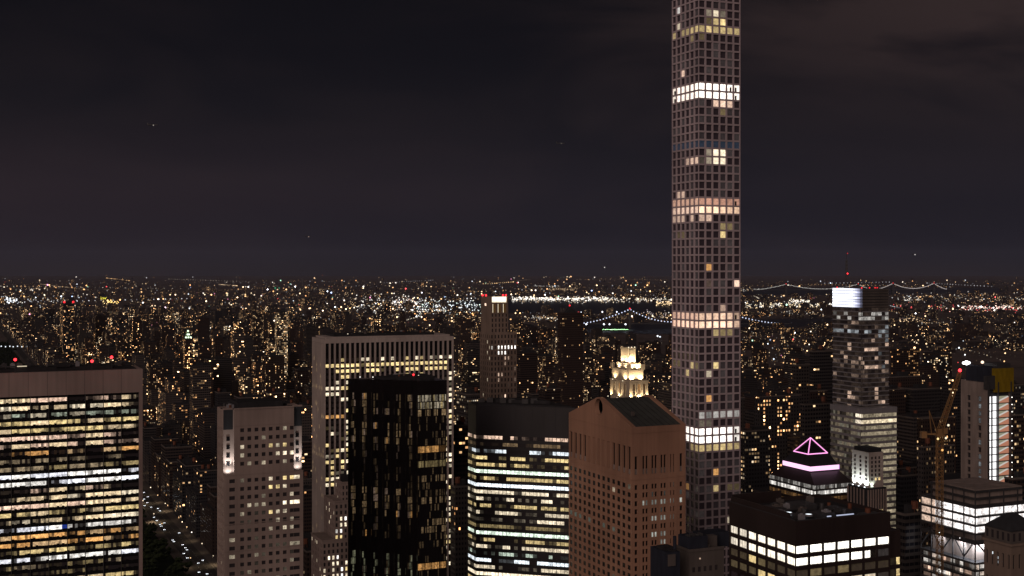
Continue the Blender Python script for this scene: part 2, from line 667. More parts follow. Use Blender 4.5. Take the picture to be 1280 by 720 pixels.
def roof_clutter(t, x0, x1, y0, y1, H, seed, n=10, rail=True, lamps=1):
    """what stands on a roof: cooling units, ducts, tanks, a rail, an aerial, a lamp"""
    r = random.Random(seed)
    for i in range(n):
        x, y = r.uniform(x0 + 2, x1 - 4), r.uniform(y0 + 2, y1 - 3)
        u = r.random()
        mb = MB()
        if u < .5:
            w, d, h = r.uniform(1.6, 3.4), r.uniform(1.4, 2.8), r.uniform(.9, 2.3)
            mb.box(x, x + w, y, y + d, H, H + h)
            mb.bar((x + w / 2, y + d / 2, H + h - .05), (x + w / 2, y + d / 2, H + h + .35), min(w, d) * .36, sides=10)
            mb.build('cooling_unit', M[r.choice(('steel', 'grey', 'silver'))], t)
        elif u < .75:
            L_ = r.uniform(4, 9)
            mb.bar((x, y, H + .8), (min(x + L_, x1 - 1), y, H + .8), .42, sides=8)
            mb.bar((x, y, H), (x, y, H + .9), .3, sides=8)
            mb.build('duct', M['steel'], t)
        else:
            mb.bar((x, y, H), (x, y, H + r.uniform(1.5, 3)), r.uniform(.5, 1.1), sides=10)
            mb.build('vent_stack', M[r.choice(('steel', 'rust', 'grey'))], t)
    if rail:
        mb = MB()
        for (p, q) in (((x0, y0), (x1, y0)), ((x0, y0), (x0, y1))):
            mb.bar((*p, H + 1.1), (*q, H + 1.1), .06)
            m = max(2, int(math.hypot(q[0] - p[0], q[1] - p[1]) / 2.5))
            for i in range(m + 1):
                xx, yy = p[0] + (q[0] - p[0]) * i / m, p[1] + (q[1] - p[1]) * i / m
                mb.bar((xx, yy, H), (xx, yy, H + 1.1), .05)
        mb.build('rail_lattice', M['steel'], t)
    mb = MB()
    x, y = r.uniform(x0 + 3, x1 - 3), r.uniform(y0 + 3, y1 - 3)
    mb.bar((x, y, H), (x, y, H + r.uniform(4, 7)), .09)
    mb.build('aerial', M['steel'], t)
    for i in range(lamps):
        mb = MB()
        x, y = r.uniform(x0 + 3, x1 - 3), r.uniform(y0 + 1, y0 + 4)
        mb.sphere((x, y, H + 1.6), .3, k((1.0, .85, .65), 1.2), 6, 4)
        mb.build('roof_lamp', GLOW, t)


HEROES = []     # (px left, px right, y top, y bottom seen, depth)


def hero(pl, pr, yt, yb, Y):
    HEROES.append((pl, pr, yt, yb, Y))


def lampcol(rng, warm=0.8):
    r = rng.random()
    if r < 0.45 * warm:
        return WARM
    if r < 0.75 * warm:
        return YEL
    if r < 0.85:
        return CREAM
    return WHITE


# ------------------------------------------------------------------ ground, water, avenue, park
def ground():
    mb = MB()
    S = 46000.0
    mb.face([(-S, -3000, 0), (S, -3000, 0), (S, S, 0), (-S, S, 0)])
    structure('ground', mb, M['ground'])


ground()


def gpoly(name, pts, z, mat):
    mb = MB()
    mb.face([(*grid(s, a), z) for s, a in pts])
    return structure(name, mb, mat)


# Fifth avenue-like street along the park
gpoly('avenue_road', [(192, -200), (209, -200), (209, 7000), (192, 7000)], 0.02, M['asphalt'])
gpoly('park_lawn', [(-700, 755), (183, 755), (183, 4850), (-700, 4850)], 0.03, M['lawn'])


def pavement(s0, s1, nm):
    mb = MB()
    p = [grid(s0, -200), grid(s1, -200), grid(s1, 7000), grid(s0, 7000)]
    mb.prism(p, 0.0, 0.14)
    structure(nm, mb, M['paving'])


pavement(184.5, 192, 'park_pavement')
pavement(209, 216.5, 'avenue_pavement')
mk = MB()
for i in range(240):
    for s in (197.6, 203.3):
        a = 700 + i * 9.0
        mk.face([(*grid(s, a), 0.026), (*grid(s + 0.15, a), 0.026), (*grid(s + 0.15, a + 3), 0.026), (*grid(s, a + 3), 0.026)])
tag(mk.build('road_marking', M['paint']), kind='structure')


def bear(px, Y):
    return (pxX(px, Y), Y)


WATER = [
    # the sound beyond the islands
    [bear(600, 7600), bear(700, 7300), bear(842, 7250), bear(845, 9300), bear(760, 10300), bear(630, 10600), bear(560, 9600)],
    # river behind the tall grid tower and to its right
    [bear(700, 5200), bear(842, 5000), bear(930, 5200), bear(1045, 6000), bear(1045, 6700), bear(930, 6400), bear(820, 6100), bear(690, 5900)],
    [bear(925, 8600), bear(1040, 8900), bear(1045, 9800), bear(925, 9500)],
    [bear(925, 12500), bear(1045, 12500), bear(1250, 13500), bear(1250, 17500), bear(925, 17000)],
]
for i, w in enumerate(WATER):
    mb = MB()
    mb.face([(x, y, 0.5) for x, y in w])
    structure('water', mb, M['water'])
# the river beside the island of Manhattan
gpoly('river', [(1640, -300), (1830, -300), (1830, 2700), (1900, 3900), (1640, 3300)], 0.5, M['water'])


def in_poly(x, y, poly):
    c = False
    j = len(poly) - 1
    for i in range(len(poly)):
        xi, yi = poly[i]
        xj, yj = poly[j]
        if (yi > y) != (yj > y) and x < (xj - xi) * (y - yi) / (yj - yi) + xi:
            c = not c
        j = i
    return c


def is_water(x, y):
    if any(in_poly(x, y, w) for w in WATER):
        return True
    s, a = ungrid(x, y)
    return 1640 < s < 1840 and a < 3300


# ------------------------------------------------------------------ the glass slab with the white frame, far left
def framed_slab():
    Y1 = 650.0
    Xr = pxX(178.3, Y1)
    W = 82.0
    x0, y0 = Xr - W * GC, Y1 - W * GS
    t = thing('office_slab', 'broad dark glass office slab framed in pale stone with many floors lit', 'office tower', (x0, y0, 0), GA)
    hero(0, 179, 456, 720, Y1)
    H = zpx(461.2, Y1)
    Hb = zpx(490, Y1)
    D = 26.0
    f = frames(W, D)[0]
    mb = MB()
    mb.box(0, W, 0.0, D, Hb, H)            # broad blank band at the top
    mb.box(W - 1.7, W, 0.0, D, 0, Hb)      # the stone sides
    mb.box(0, 1.7, 0.0, D, 0, Hb)
    mb.build('stone_frame', M['travertine'], t)
    mb = MB()                                # joints of the stone panels
    for i in range(1, 9):
        a = W - 1.7 - i * 8.9
        mb.obox(f, a - 0.06, a + 0.06, Hb, H, 0.0, 0.02)
    mb.build('panel_joint', M['roof'], t)
    mb = MB()
    mb.box(1.72, W - 1.72, 1.9, D - 0.5, 0, Hb - 0.02)
    mb.build('curtain_wall', M['glassblack'], t)
    bays = 9
    bw = (W - 3.4) / bays
    for i in range(bays + 1):
        mb = MB()
        a = 1.7 + i * bw
        mb.obox(f, max(1.71, a - 0.16), min(W - 1.71, a + 0.16), 0, Hb, -1.88, -1.0)
        mb.build('mullion', M['steel'], t)
    rng = random.Random(3)
    # each floor from the top: tone, then how lit each bay is
    plan = ['p88860113', 'c99245482', 'g24543332', 'y46984545', 'y77526644', 'p88861840', 'p37863931', 'a01601047', 'd31321010', 'd45445535', 'w88888993', 'w88529989',
            'p00281210', 'c14463768', 'p99986874', 'y74631358', 'c12244988', 'w34891553', 'a78982431', 'a74583933', 'y13482223', 'w64295646', 'd11101110', 'd00011000',
            'y11542554', 'p33468686', 'c55342566', 'y64444333', 'c77777777', 'p45645645', 'y33333333']
    SOFT = (1.0, .76, .46)
    tones = {'p': (PEACH, SOFT, .95), 'c': (SOFT, CREAM, .95), 'g': ((.78, .88, .68), CREAM, .5), 'y': (YEL, SOFT, .85), 'a': (AMBER, WARM, .8), 'd': (SOFT, YEL, .38), 'w': ((.92, .92, 1.0), WHITE, 1.15)}
    n_sub = 7
    for r, row in enumerate(plan):
        z1 = Hb - 1.3 - r * 3.78
        z0 = z1 - 2.05
        c1, c2, amp0 = tones[row[0]]
        cols, cut = [], []
        for b in range(bays):
            lv = int(row[max(1, b)])
            amp = .84 * amp0 * (.35 + .75 * lv / 9) * rng.uniform(.8, 1.15)
            base = c1 if rng.random() < .62 else c2
            run = round(n_sub * min(1.0, .12 + lv / 6.5)) if lv else 0
            off = rng.choice((0, n_sub - run)) if run < n_sub else 0
            for q in range(n_sub):
                if off <= q < off + run:
                    cols.append(k(base, amp * (rng.uniform(.8, 1.15) if rng.random() < .86 else rng.uniform(.2, .5))))
                    cut.append(rng.choice((0, 0, 0, .1, .2, .45)))
                else:
                    cols.append(k(base, rng.choice((0, .006, .015, .05, .12)) if lv else rng.choice((0, 0, .01))))
                    cut.append(rng.choice((0, .2, .6)))
        if r == 17:
            cols[4 * 7 + 5] = cols[4 * 7 + 6] = (0.004, 0.02, 0.16)
        mb = MB()
        seg = (W - 3.6) / len(cols)
        for q, c in enumerate(cols):
            mb.obox(f, 1.8 + q * seg, 1.8 + (q + 1) * seg, z0 + cut[q], z1, -1.88, -1.80, c)
        mb.build('window_ribbon', WIN, t)
        mb = MB()
        mb.obox(f, 1.72, W - 1.72, z0 - 1.62, z0 - 0.02, -1.88, -1.62)
        mb.build('spandrel', M['glassblack'], t)
    roof_clutter(t, 4, W - 4, 3, D - 4, H + 1.9, 11, 16, False, 2)
    mb = MB()
    mb.box(3, W - 3, 2.5, D - 3, H, H + 0.5)
    mb.box(8, W - 14, 6, D - 5, H + 0.5, H + 1.9)
    mb.box(40, 47, 5, 10, H + 1.9, H + 3.6)
    mb.box(W - 26, W - 20, 6, 11, H + 1.9, H + 2.8)
    mb.build('roof_plant', M['roof'], t)
    for px, py in ((19, 449.5), (115, 451.5), (139.5, 446.5)):
        Yd = Y1 - 6 - (178 - px) * 0.16
        xx, yy = pxX(px, Yd), Yd
        s, a = ungrid(xx - x0, yy - y0)
        zb = zpx(py, Yd)
        beacon(t, (s, a, zb), 0.75, zb - H - 0.4, RED, 4.0)
    mb = MB()
    s = W - 60
    mb.box(s, s + 4.5, 5, 6, H + 2.6, H + 3.0, k(CREAM, 0.7))
    mb.build('roof_lamp', GLOW, t)


framed_slab()


# ------------------------------------------------------------------ the stone tower with floodlit notches
def notched_tower():
    Y = 563.0
    (X, _), ws, wa = solve(271.5, 280.5, 379, Y)
    t = thing('stone_tower', 'pale stone tower with square punched windows and two white floodlit corner notches', 'tower', (X, Y, 0), GA)
    hero(271, 379, 512, 720, Y)
    H = zpx(513, Y)
    fs, fw = frames(ws, wa)
    nz = zpx(595, Y)                       # foot of the notches
    nw = 12.0 / F * Y
    pit = 10.55 / F * Y
    cp = 9.05 / F * Y
    c0 = (299.6 - 280.5) / F * Y * 1.04
    w = 4.7 / F * Y * 1.03
    h = 4.8 / F * Y
    rows = [zpx(539 + 10.55 * r, Y) for r in range(27)]
    P = Panes()
    rng = random.Random(5)
    lit = {(2, 4): .5, (2, 5): .35, (2, 6): .5, (3, 5): .5, (3, 6): .9, (3, 7): .9, (3, 0): .35, (5, 2): .25, (5, 3): .3, (5, 5): .5, (5, 6): 1, (5, 7): .8, (4, 6): .2,
           (6, 4): .6, (6, 6): .9, (6, 7): .9, (7, 4): .9, (7, 5): .6, (9, 6): 1.2, (9, 7): 1.2, (9, 2): .15, (10, 4): .6, (10, 5): .4, (10, 6): .35, (12, 4): .2, (12, 6): .5,
           (12, 7): .25, (16, 7): .2, (17, 1): .15}
    mb = MB()
    # upper part, between the notches
    us = edges(c0, 8, cp, w, ws - nw)
    us[0] = nw
    up = [z for z in rows if z > nz + 2]
    zs = zedges(nz, H, up, h)
    punched(mb, fs, us, zs, lambda i, j: i % 2 == 1 and j % 2 == 1, 0.35)
    # lower part, full width, with an extra wide window each side
    us2 = [0.0, 2.2, 4.7] + us[1:-1] + [ws - 4.4, ws - 1.6, ws]
    lo = [z for z in rows if z < nz - 2]
    zs2 = zedges(0, nz, lo, h)
    punched(mb, fs, us2, zs2, lambda i, j: i % 2 == 1 and j % 2 == 1, 0.35)
    # notches: recess walls
    nd = 2.6
    for a0, a1 in ((0, nw), (ws - nw, ws)):
        mb.face([at(fs, a0, nz), at(fs, a1, nz), at(fs, a1, nz, -nd), at(fs, a0, nz, -nd)])
        mb.face([at(fs, a0, nz, -nd), at(fs, a1, nz, -nd), at(fs, a1, H, -nd), at(fs, a0, H, -nd)])
    mb.face([at(fs, nw, nz), at(fs, nw, H), at(fs, nw, H, -nd), at(fs, nw, nz, -nd)])
    mb.face([at(fs, ws - nw, nz), at(fs, ws - nw, H), at(fs, ws - nw, H, -nd), at(fs, ws - nw, nz, -nd)])
    # west side
    nww = 4
    usw = edges(3.0, nww, 3.3, 1.7, wa)
    zw = zedges(0, nz, lo, h)
    punched(mb, fw, usw, zw, lambda i, j: i % 2 == 1 and j % 2 == 1, 0.35)
    zw2 = zedges(nz, H, up, h)
    usw2 = [nd] + usw[1:]
    punched(mb, fw, usw2, zw2, lambda i, j: i % 2 == 1 and j % 2 == 1, 0.35)
    # east and north, roof
    mb.face([(ws, 0, 0), (ws, wa, 0), (ws, wa, nz), (ws, 0, nz)])
    mb.face([(ws, nd, nz), (ws, wa, nz), (ws, wa, H), (ws, nd, H)])
    mb.face([(0, wa, 0), (ws, wa, 0), (ws, wa, H), (0, wa, H)])
    mb.face([(0, wa, 0), (0, wa, 0), (0, wa, H), (0, wa, H)])
    mb.build('wall', M['limestone'], t)
    mb = MB()
    mb.box(0.5, ws - 0.5, nd + 0.3, wa + 13, H - 1.2, H - 0.7)
    mb.build('roof', M['roof'], t)
    mb = MB()
    mb.box(nw, ws - nw, -0.25, 0.6, H, H + 0.7)
    mb.box(-0.2, nw, nd, nd + 0.6, H, H + 0.7)
    mb.box(ws - nw, ws + 0.2, nd, nd + 0.6, H, H + 0.7)
    mb.build('parapet', M['limestone'], t)
    mb = MB()
    mb.box(7, ws - 8, 5, wa + 6, H - 0.7, H + 2.6)
    mb.build('penthouse', M['roof'], t)
    roof_clutter(t, 1.5, ws - 2, 3.4, wa + 11, H - .7, 12, 10, True, 1)
    # string courses
    for z in (zpx(533, Y), nz + 0.2, zpx(656, Y), zpx(690, Y)):
        mb = MB()
        a0, a1 = (nw + .02, ws - nw - .02) if z > nz + 1 else (0, ws)
        mb.obox(fs, a0, a1, z - 0.18, z + 0.18, 0.0, 0.14)
        mb.build('string_course', M['limestone'], t)
    for r, z in enumerate(rows):
        for c in range(8):
            s = lit.get((r, c), None)
            if s is None:
                s = rng.choice((0, 0, 0, 0.0, 0.012, 0.03)) if r > 9 else 0.0
                if rng.random() < 0.09:
                    s = rng.uniform(.06, .4)
            base = YEL if (r, c) in ((2, 4), (2, 6), (7, 4), (7, 5), (10, 4), (6, 6), (6, 7)) else (AMBER if r == 5 and c < 4 else CREAM)
            P.add(fs, c0 + c * cp, c0 + c * cp + w, z - h / 2, z + h / 2, -0.3, k(base, s))
        if z < nz - 2:
            for a0, a1 in ((2.2, 4.7), (ws - 4.4, ws - 1.6)):
                s = 0.0
                if a0 > 10 and r == 6:
                    s = .8
                if a0 > 10 and r == 9:
                    s = 1.3
                if rng.random() < .08:
                    s = .2
                P.add(fs, a0, a1, z - h / 2, z + h / 2, -0.3, k(CREAM, s))
        for c in range(nww):
            P.add(fw, 3.0 + c * 3.3, 3.0 + c * 3.3 + 1.7, z - h / 2, z + h / 2, -0.3, k(CREAM, 0.35 if rng.random() < .06 else 0), rank=.4)
    P.emit(t)
    # dark little windows in the notches, and their floodlights
    for a0, a1 in ((0, nw), (ws - nw, ws)):
        for r, z in enumerate([z for z in rows if z > nz + 4]):
            if z > zpx(545, Y) and r < 1:
                continue
            mb = MB()
            mm = (a0 + a1) / 2
            mb.obox(fs, mm - 0.75, mm + 0.75, z - 1.0, z + 1.0, -nd + 0.01, -nd + 0.12)
            mb.build('notch_window', M['glassblack'], t)
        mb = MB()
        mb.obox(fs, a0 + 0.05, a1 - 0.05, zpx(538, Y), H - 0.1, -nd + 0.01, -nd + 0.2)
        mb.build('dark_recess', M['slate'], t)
        mb = MB()
        mb.obox(fs, (a0 + a1) / 2 - 0.6, (a0 + a1) / 2 + 0.6, nz + 0.05, nz + 0.25, -.7, -.4, k(WHITE, 2))
        fl = mb.build('floodlight', GLOW, t)
        am = (a0 + a1) / 2
        spot(t, at(fs, am, nz + .6, -.5), at(fs, am, nz + 7, -nd), 1200, (1.0, .95, .88), 150)
        spot(t, at(fs, am, nz + .6, -.3), at(fs, am, nz + 26, -nd + .5), 16000, (1.0, .95, .88), 60)


notched_tower()


# ------------------------------------------------------------------ the marble slab with vertical piers
def striped_slab():
    Y = 806.0
    (X, _), ws, wa = solve(390, 405, 567, Y)
    t = thing('office_slab', 'wide white marble slab with close vertical piers and amber lit upper floors', 'office tower', (X, Y, 0), GA)
    hero(390, 567, 420, 720, Y)
    H = zpx(424, Y)
    zt = zpx(429.5, Y)
    fs, fw = frames(ws, wa)
    mb = MB()
    mb.box(1.0, ws - 1.0, 1.0, wa - 1.0, 0, zt)
    mb.build('core', M['glassblack'], t)
    mb = MB()
    mb.box(0, ws, 0, wa, zt, H)
    mb.box(2, ws - 2, 2, wa - 2, H, H + 1.2)
    mb.build('top_band', M['marble'], t)
    mb = MB()
    mb.box(8, ws - 12, 5, wa - 5, H + 1.2, H + 2.6)
    mb.build('roof_plant', M['roof'], t)
    roof_clutter(t, 5, ws - 5, 3, wa - 3, H + 1.2, 13, 18, False, 1)
    nb, nw = 26, 9
    pw = 1.1

    def pier(fr, a, full):
        mb = MB()
        mb.obox(fr, a, a + pw, 0, zt, -0.99, 0.0)
        mb.build('pier', M['marble'], t)
    ps = (ws - pw) / nb
    pws = (wa - pw) / nw
    for i in range(nb + 1):
        pier(fs, i * ps, True)
    for i in range(1, nw + 1):
        pier(fw, i * pws, True)
    mb = MB()
    P = Panes()
    rng = random.Random(11)
    rowpx = [450.8 + 7.1 * r for r in range(39)]
    for r, py in enumerate(rowpx):
        z = zpx(py, Y)
        mb = MB()
        mb.obox(fs, pw, ws - pw, z - 2.1, z - 1.05, -0.98, -0.72)
        mb.obox(fw, pw, wa - pw, z - 2.1, z - 1.05, -0.98, -0.72)
        mb.build('spandrel', M['bronze'], t)
        for i in range(nb):
            pz = {0: .35, 1: .92, 2: .9, 3: .22, 4: .3, 5: .3, 6: .5, 7: .12, 8: .5, 9: .2, 10: .35, 11: .3, 12: .35, 16: .7, 17: .8, 18: .75, 19: .5, 21: .6, 22: .6}.get(r, .29)
            s, base = 0.0, (CREAM if rng.random() < .65 else YEL)
            if r in (1, 2):
                base = YEL
                if i < 2 and r == 2:
                    pz = .1
                if 10 < i < 17 and r == 2:
                    pz = .5
            if r == 5 and i < 6:
                pz = .95
            if r == 10 and i < 4:
                pz, base = .7, AMBER
            if i == nb - 1:
                pz = .62
            if rng.random() < pz:
                s = rng.uniform(.25, 1.15) if r not in (1, 2, 5) else rng.uniform(.6, 1.1)
            elif rng.random() < .2:
                s = rng.uniform(0.01, .1)
            P.add(fs, i * ps + pw + .05, (i + 1) * ps - .05, z - 1.03, z + 1.1, -0.75, k(base, s))
        for i in range(nw):
            pz = {1: .5, 2: .4, 5: .6, 16: .6, 17: .7}.get(r, .16)
            s = rng.uniform(.1, .6) if rng.random() < pz else 0.0
            P.add(fw, i * pws + pw + .05, (i + 1) * pws - .05, z - 1.03, z + 1.1, -0.75, k(YEL, s), rank=.4)
    P.emit(t)


striped_slab()


# ------------------------------------------------------------------ the dark stepped glass tower
def stepped_tower():
    x0, y0 = pxX(522, 640), 640.0
    t = thing('glass_tower', 'dark bronze glass tower with saw-toothed corner and painted amber reflections in its windows', 'tower', (x0, y0, 0), GA)
    hero(437, 558, 474, 720, 640)
    H = zpx(475.5, 645)
    W, b, n = 15.6, 4.6, 6
    poly = [(W, 0), (0, 0)]
    for i in range(n):
        poly.append((-i * b, (i + 1) * b))
        poly.append((-(i + 1) * b, (i + 1) * b))
    poly += [(-n * b, n * b + 2.5), (W, n * b + 2.5)]
    poly = poly[::-1]
    mb = MB()
    mb.prism(poly, 0, H)
    mb.build('curtain_wall', M['bronze'], t)
    mb = MB()
    mb.box(-6, W - 3, 9, 28, H, H + 1.6)
    mb.box(-14, -6, 16, 28, H, H + 1.0)
    mb.box(2, 8, 3, 7, H, H + 0.9)
    mb.build('roof_plant', M['roof'], t)
    rng = random.Random(21)
    P = Panes()
    fl = 3.72
    nfl = 30
    segs = [(((0, 0, 0), (1, 0, 0), (0, -1, 0)), W, 4, 'F')]
    for i in range(n):
        segs.append(((((-(i + 1)) * b, (i + 1) * b, 0), (1, 0, 0), (0, -1, 0)), b, 1, 'S%d' % i))
        segs.append((((-i * b, i * b, 0), (0, 1, 0), (-1, 0, 0)), b, 1, 'W%d' % i))
    for fr, L_, m_, tg in segs:  # most pane glow is painted city reflection, a few rows are lit windows
        for r in range(nfl):
            z1 = H - 7.2 - r * fl
            for j in range(m_):
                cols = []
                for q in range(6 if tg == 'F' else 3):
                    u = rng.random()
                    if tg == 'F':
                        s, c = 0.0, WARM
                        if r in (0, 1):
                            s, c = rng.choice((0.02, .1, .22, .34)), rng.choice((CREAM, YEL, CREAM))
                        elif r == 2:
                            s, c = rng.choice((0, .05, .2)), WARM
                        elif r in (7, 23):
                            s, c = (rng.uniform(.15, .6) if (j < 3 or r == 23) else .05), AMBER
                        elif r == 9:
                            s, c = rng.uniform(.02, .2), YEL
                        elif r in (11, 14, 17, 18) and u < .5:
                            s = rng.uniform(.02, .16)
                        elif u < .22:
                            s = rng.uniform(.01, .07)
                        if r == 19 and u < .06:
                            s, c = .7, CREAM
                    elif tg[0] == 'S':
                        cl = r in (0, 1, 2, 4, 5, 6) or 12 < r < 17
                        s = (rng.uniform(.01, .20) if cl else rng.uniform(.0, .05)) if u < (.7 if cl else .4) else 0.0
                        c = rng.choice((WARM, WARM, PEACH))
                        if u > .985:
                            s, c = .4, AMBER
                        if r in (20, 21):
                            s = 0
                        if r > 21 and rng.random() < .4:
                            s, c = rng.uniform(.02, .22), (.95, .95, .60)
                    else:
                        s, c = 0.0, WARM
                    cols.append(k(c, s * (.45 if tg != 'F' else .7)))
                e0, e1 = (.2, .2) if tg == 'F' else ((.9, 1.3) if tg[0] == 'S' else (.3, .3))
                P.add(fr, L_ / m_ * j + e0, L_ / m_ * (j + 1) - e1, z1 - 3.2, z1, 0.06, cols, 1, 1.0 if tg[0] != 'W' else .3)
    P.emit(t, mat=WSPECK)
    roof_clutter(t, -10, W - 1, 12, 28, H, 14, 10, False, 1)
    beacon(t, (1.0, 9.0, H + 2.6), .55, 1.0, RED, 3.0)
    beacon(t, (-22, 27.0, H + 0.8), .35, .6, WHITE, 1.2, 'roof_lamp')
    beacon(t, (-16, 24.0, H + 0.8), .35, .6, WHITE, 1.2, 'roof_lamp')


stepped_tower()


# ------------------------------------------------------------------ the setback stone building in front
def setback_building():
    Y = 745.0
    (X, _), ws, wa = solve(408, 418, 440, Y)
    t = thing('setback_building', 'stepped grey stone building with columns of bright white windows beside dark glass tower', 'building', (X, Y, 0), GA)
    hero(390, 440, 600, 720, Y)
    rng = random.Random(8)
    P = Panes()
    mbw = MB()

    def tier(pl, pc, pr, Yt, yt, z0, cols, rows, name):
        (x, y), w, d = solve(pl, pc, pr, Yt)
        sx, sy = ungrid(x - X, y - Y)
        fs = ((sx, sy, 0), (1, 0, 0), (0, -1, 0))
        fw = ((sx, sy, 0), (0, 1, 0), (-1, 0, 0))
        z1 = zpx(yt, Yt)
        d = max(d, 10)
        zc = [z1 - 3.2 - 3.6 * i for i in range(rows)]
        mb = MB()
        pitch = w / cols
        us = edges(pitch * .28, cols, pitch, pitch * .46, w)
        zs = zedges(z0, z1, zc, 2.2)
        punched(mb, fs, us, zs, lambda i, j: i % 2 == 1 and j % 2 == 1, .3)
        nw = max(2, int(d / 3.2))
        pd = d / nw
        usw = edges(pd * .3, nw, pd, pd * .4, d)
        punched(mb, fw, usw, zs, lambda i, j: i % 2 == 1 and j % 2 == 1, .3)
        mb.face([(sx + w, sy, z0), (sx + w, sy + d, z0), (sx + w, sy + d, z1), (sx + w, sy, z1)])
        mb.face([(sx, sy + d, z0), (sx + w, sy + d, z0), (sx + w, sy + d, z1), (sx, sy + d, z1)])
        mb.face([(sx, sy, z1 - .6), (sx + w, sy, z1 - .6), (sx + w, sy + d, z1 - .6), (sx, sy + d, z1 - .6)])
        mb.build(name, M['limestone'], t)
        mb = MB()
        mb.obox(fs, -.25, w + .25, z1 - .5, z1 + .25, 0.005, .3)
        mb.obox(fw, -.0, d, z1 - .5, z1 + .25, .005, .3)
        mb.build('cornice', M['limestone'], t)
        for i, z in enumerate(zc):
            for c in range(cols):
                p = .55 if c < cols - 1 else .5
                s = rng.uniform(.5, 1.5) if rng.random() < p and i > 1 else 0.0
                P.add(fs, us[1 + 2 * c], us[2 + 2 * c], z - 1.1, z + 1.1, -.25, k(rng.choice((WHITE, CREAM, CREAM, YEL)), s))
            for c in range(nw):
                s = rng.uniform(.2, .9) if rng.random() < .16 else 0.0
                P.add(fw, usw[1 + 2 * c], usw[2 + 2 * c], z - 1.1, z + 1.1, -.25, k(CREAM, s), rank=.4)
        return sx, sy, w, d, z1
    zB, zC = zpx(628, 742), zpx(677, 734)
    a = tier(419, 427, 440, 750, 603, zB - 1, 3, 6, 'upper_tier')
    b = tier(405, 418, 440.5, 742, 627, zC - 1, 4, 13, 'middle_tier')
    c = tier(389, 403, 441, 734, 676, 0, 7, 26, 'lower_tier')
    mb = MB()
    mb.box(a[0] + 2, a[0] + a[2] - 1, a[1] + 3, a[1] + 10, a[4] - .6, a[4] + 3.5)
    mb.bar((a[0] + 4, a[1] + 6, a[4] + 3), (a[0] + 4, a[1] + 6, a[4] + 6), .9, sides=8)
    mb.build('roof_plant', M['roof'], t)
    P.emit(t)


setback_building()


# ------------------------------------------------------------------ the dark ribbon-window tower
def ribbon_tower():
    P1 = (-20.3, 713.0)
    t = thing('office_tower', 'black stone tower with slanted corner and long ribbons of white lit windows', 'office tower', (P1[0], P1[1], 0), 0)
    hero(585, 711, 504, 720, 713)
    H = zpx(506, 713)
    u = Vector((0.961, -0.279))
    u.normalize()
    L1, L0 = 58.0, 12.0
    av = Vector((-GS, GC))
    P0 = av * L0
    P2 = u * L1
    P3 = P2 + av * 30
    P4 = P0 + av * 2 + Vector((GC, GS)) * 14
    poly = [(0, 0), tuple(P2), tuple(P3), tuple(P4), tuple(P0)]
    mb = MB()
    mb.prism(poly, 0, H)
    mb.build('wall', M['darkgran'], t)
    cpt = (Vector((0, 0)) + P2 + P3 + P4 + P0) / 5
    mb = MB()
    mb.prism([tuple(cpt + (Vector(p) - cpt) * .93) for p in poly], H, H + 0.8)
    mb.prism([tuple(cpt + (Vector(p) - cpt) * .55 + Vector((2, 3))) for p in poly], H + .8, H + 2.6)
    mb.build('roof', M['roof'], t)
    for q in range(6):
        mb = MB()
        c = cpt + u * (q * 6.5 - 20) + av * (q % 2 * 3 - 4)
        mb.box(c.x - 1.8, c.x + 1.8, c.y - 1.5, c.y + 1.5, H + .8, H + 2.9 + (q % 3) * .4)
        mb.build('cooling_unit', M['steel'], t)
    n = (-u.y, u.x)
    f1 = ((0, 0, 0), (u.x, u.y, 0), (u.y, -u.x, 0))
    nn = Vector((-GC, -GS))
    f0 = ((0, 0, 0), (av.x, av.y, 0), (nn.x, nn.y, 0))
    rng = random.Random(17)
    # (brightness, lit share, colour) floor by floor from the top
    plan = [(.7, .35, PEACH), (.12, .5, WARM), (.9, .72, COOL), (.75, .8, YEL), (.55, .65, YEL), (1.25, .97, GREENISH), (.55, .55, YEL), (1.5, 1., COOL), (.8, .7, CREAM),
            (.9, .55, CREAM), (.55, .6, YEL), (.6, .4, CREAM), (.9, .45, CREAM), (.18, .5, YEL), (1.1, .97, GREENISH), (.5, .6, YEL), (.75, .7, CREAM), (.45, .6, GREENISH), (1.2, .75, COOL),
            (.7, .6, CREAM), (1.3, .95, CREAM), (.6, .5, YEL), (.8, .6, CREAM)]
    fh = 8.5 / F * 713
    for r, (amp, share, base) in enumerate(plan):
        z = zpx(546 + 8.5 * r, 713)
        mb = MB()
        segs = 26
        state = rng.random() < share
        for q in range(segs):
            if rng.random() < .35:
                state = rng.random() < share
            s = amp * rng.uniform(.7, 1.2) if state or share > .94 else rng.choice((0, 0.0, .03, .1)) * amp
            a0, a1 = L1 * q / segs, L1 * (q + 1) / segs
            mb.obox(f1, a0 + .12, a1 - .12, z - .95, z + .95, 0.0, .06, k(base, s))
        for q in range(4):
            s = amp * rng.uniform(.25, .9) if rng.random() < share else 0.02
            mb.obox(f0, L0 * q / 4 + .12, L0 * (q + 1) / 4 - .12, z - .95, z + .95, 0.0, .06, k(base, s))
        mb.build('window_ribbon', WIN, t)
        mb = MB()
        mb.obox(f1, 0, L1, z - 1.15, z - .99, 0.001, .1)
        mb.build('sill', M['darkgran'], t)
    mb = MB()
    for q in range(1, 9):
        mb.obox(f1, q * 6.6 - .1, q * 6.6 + .1, zpx(535, 713), H, 0.0, .05)
    mb.build('panel_joint', M['slate'], t)


ribbon_tower()


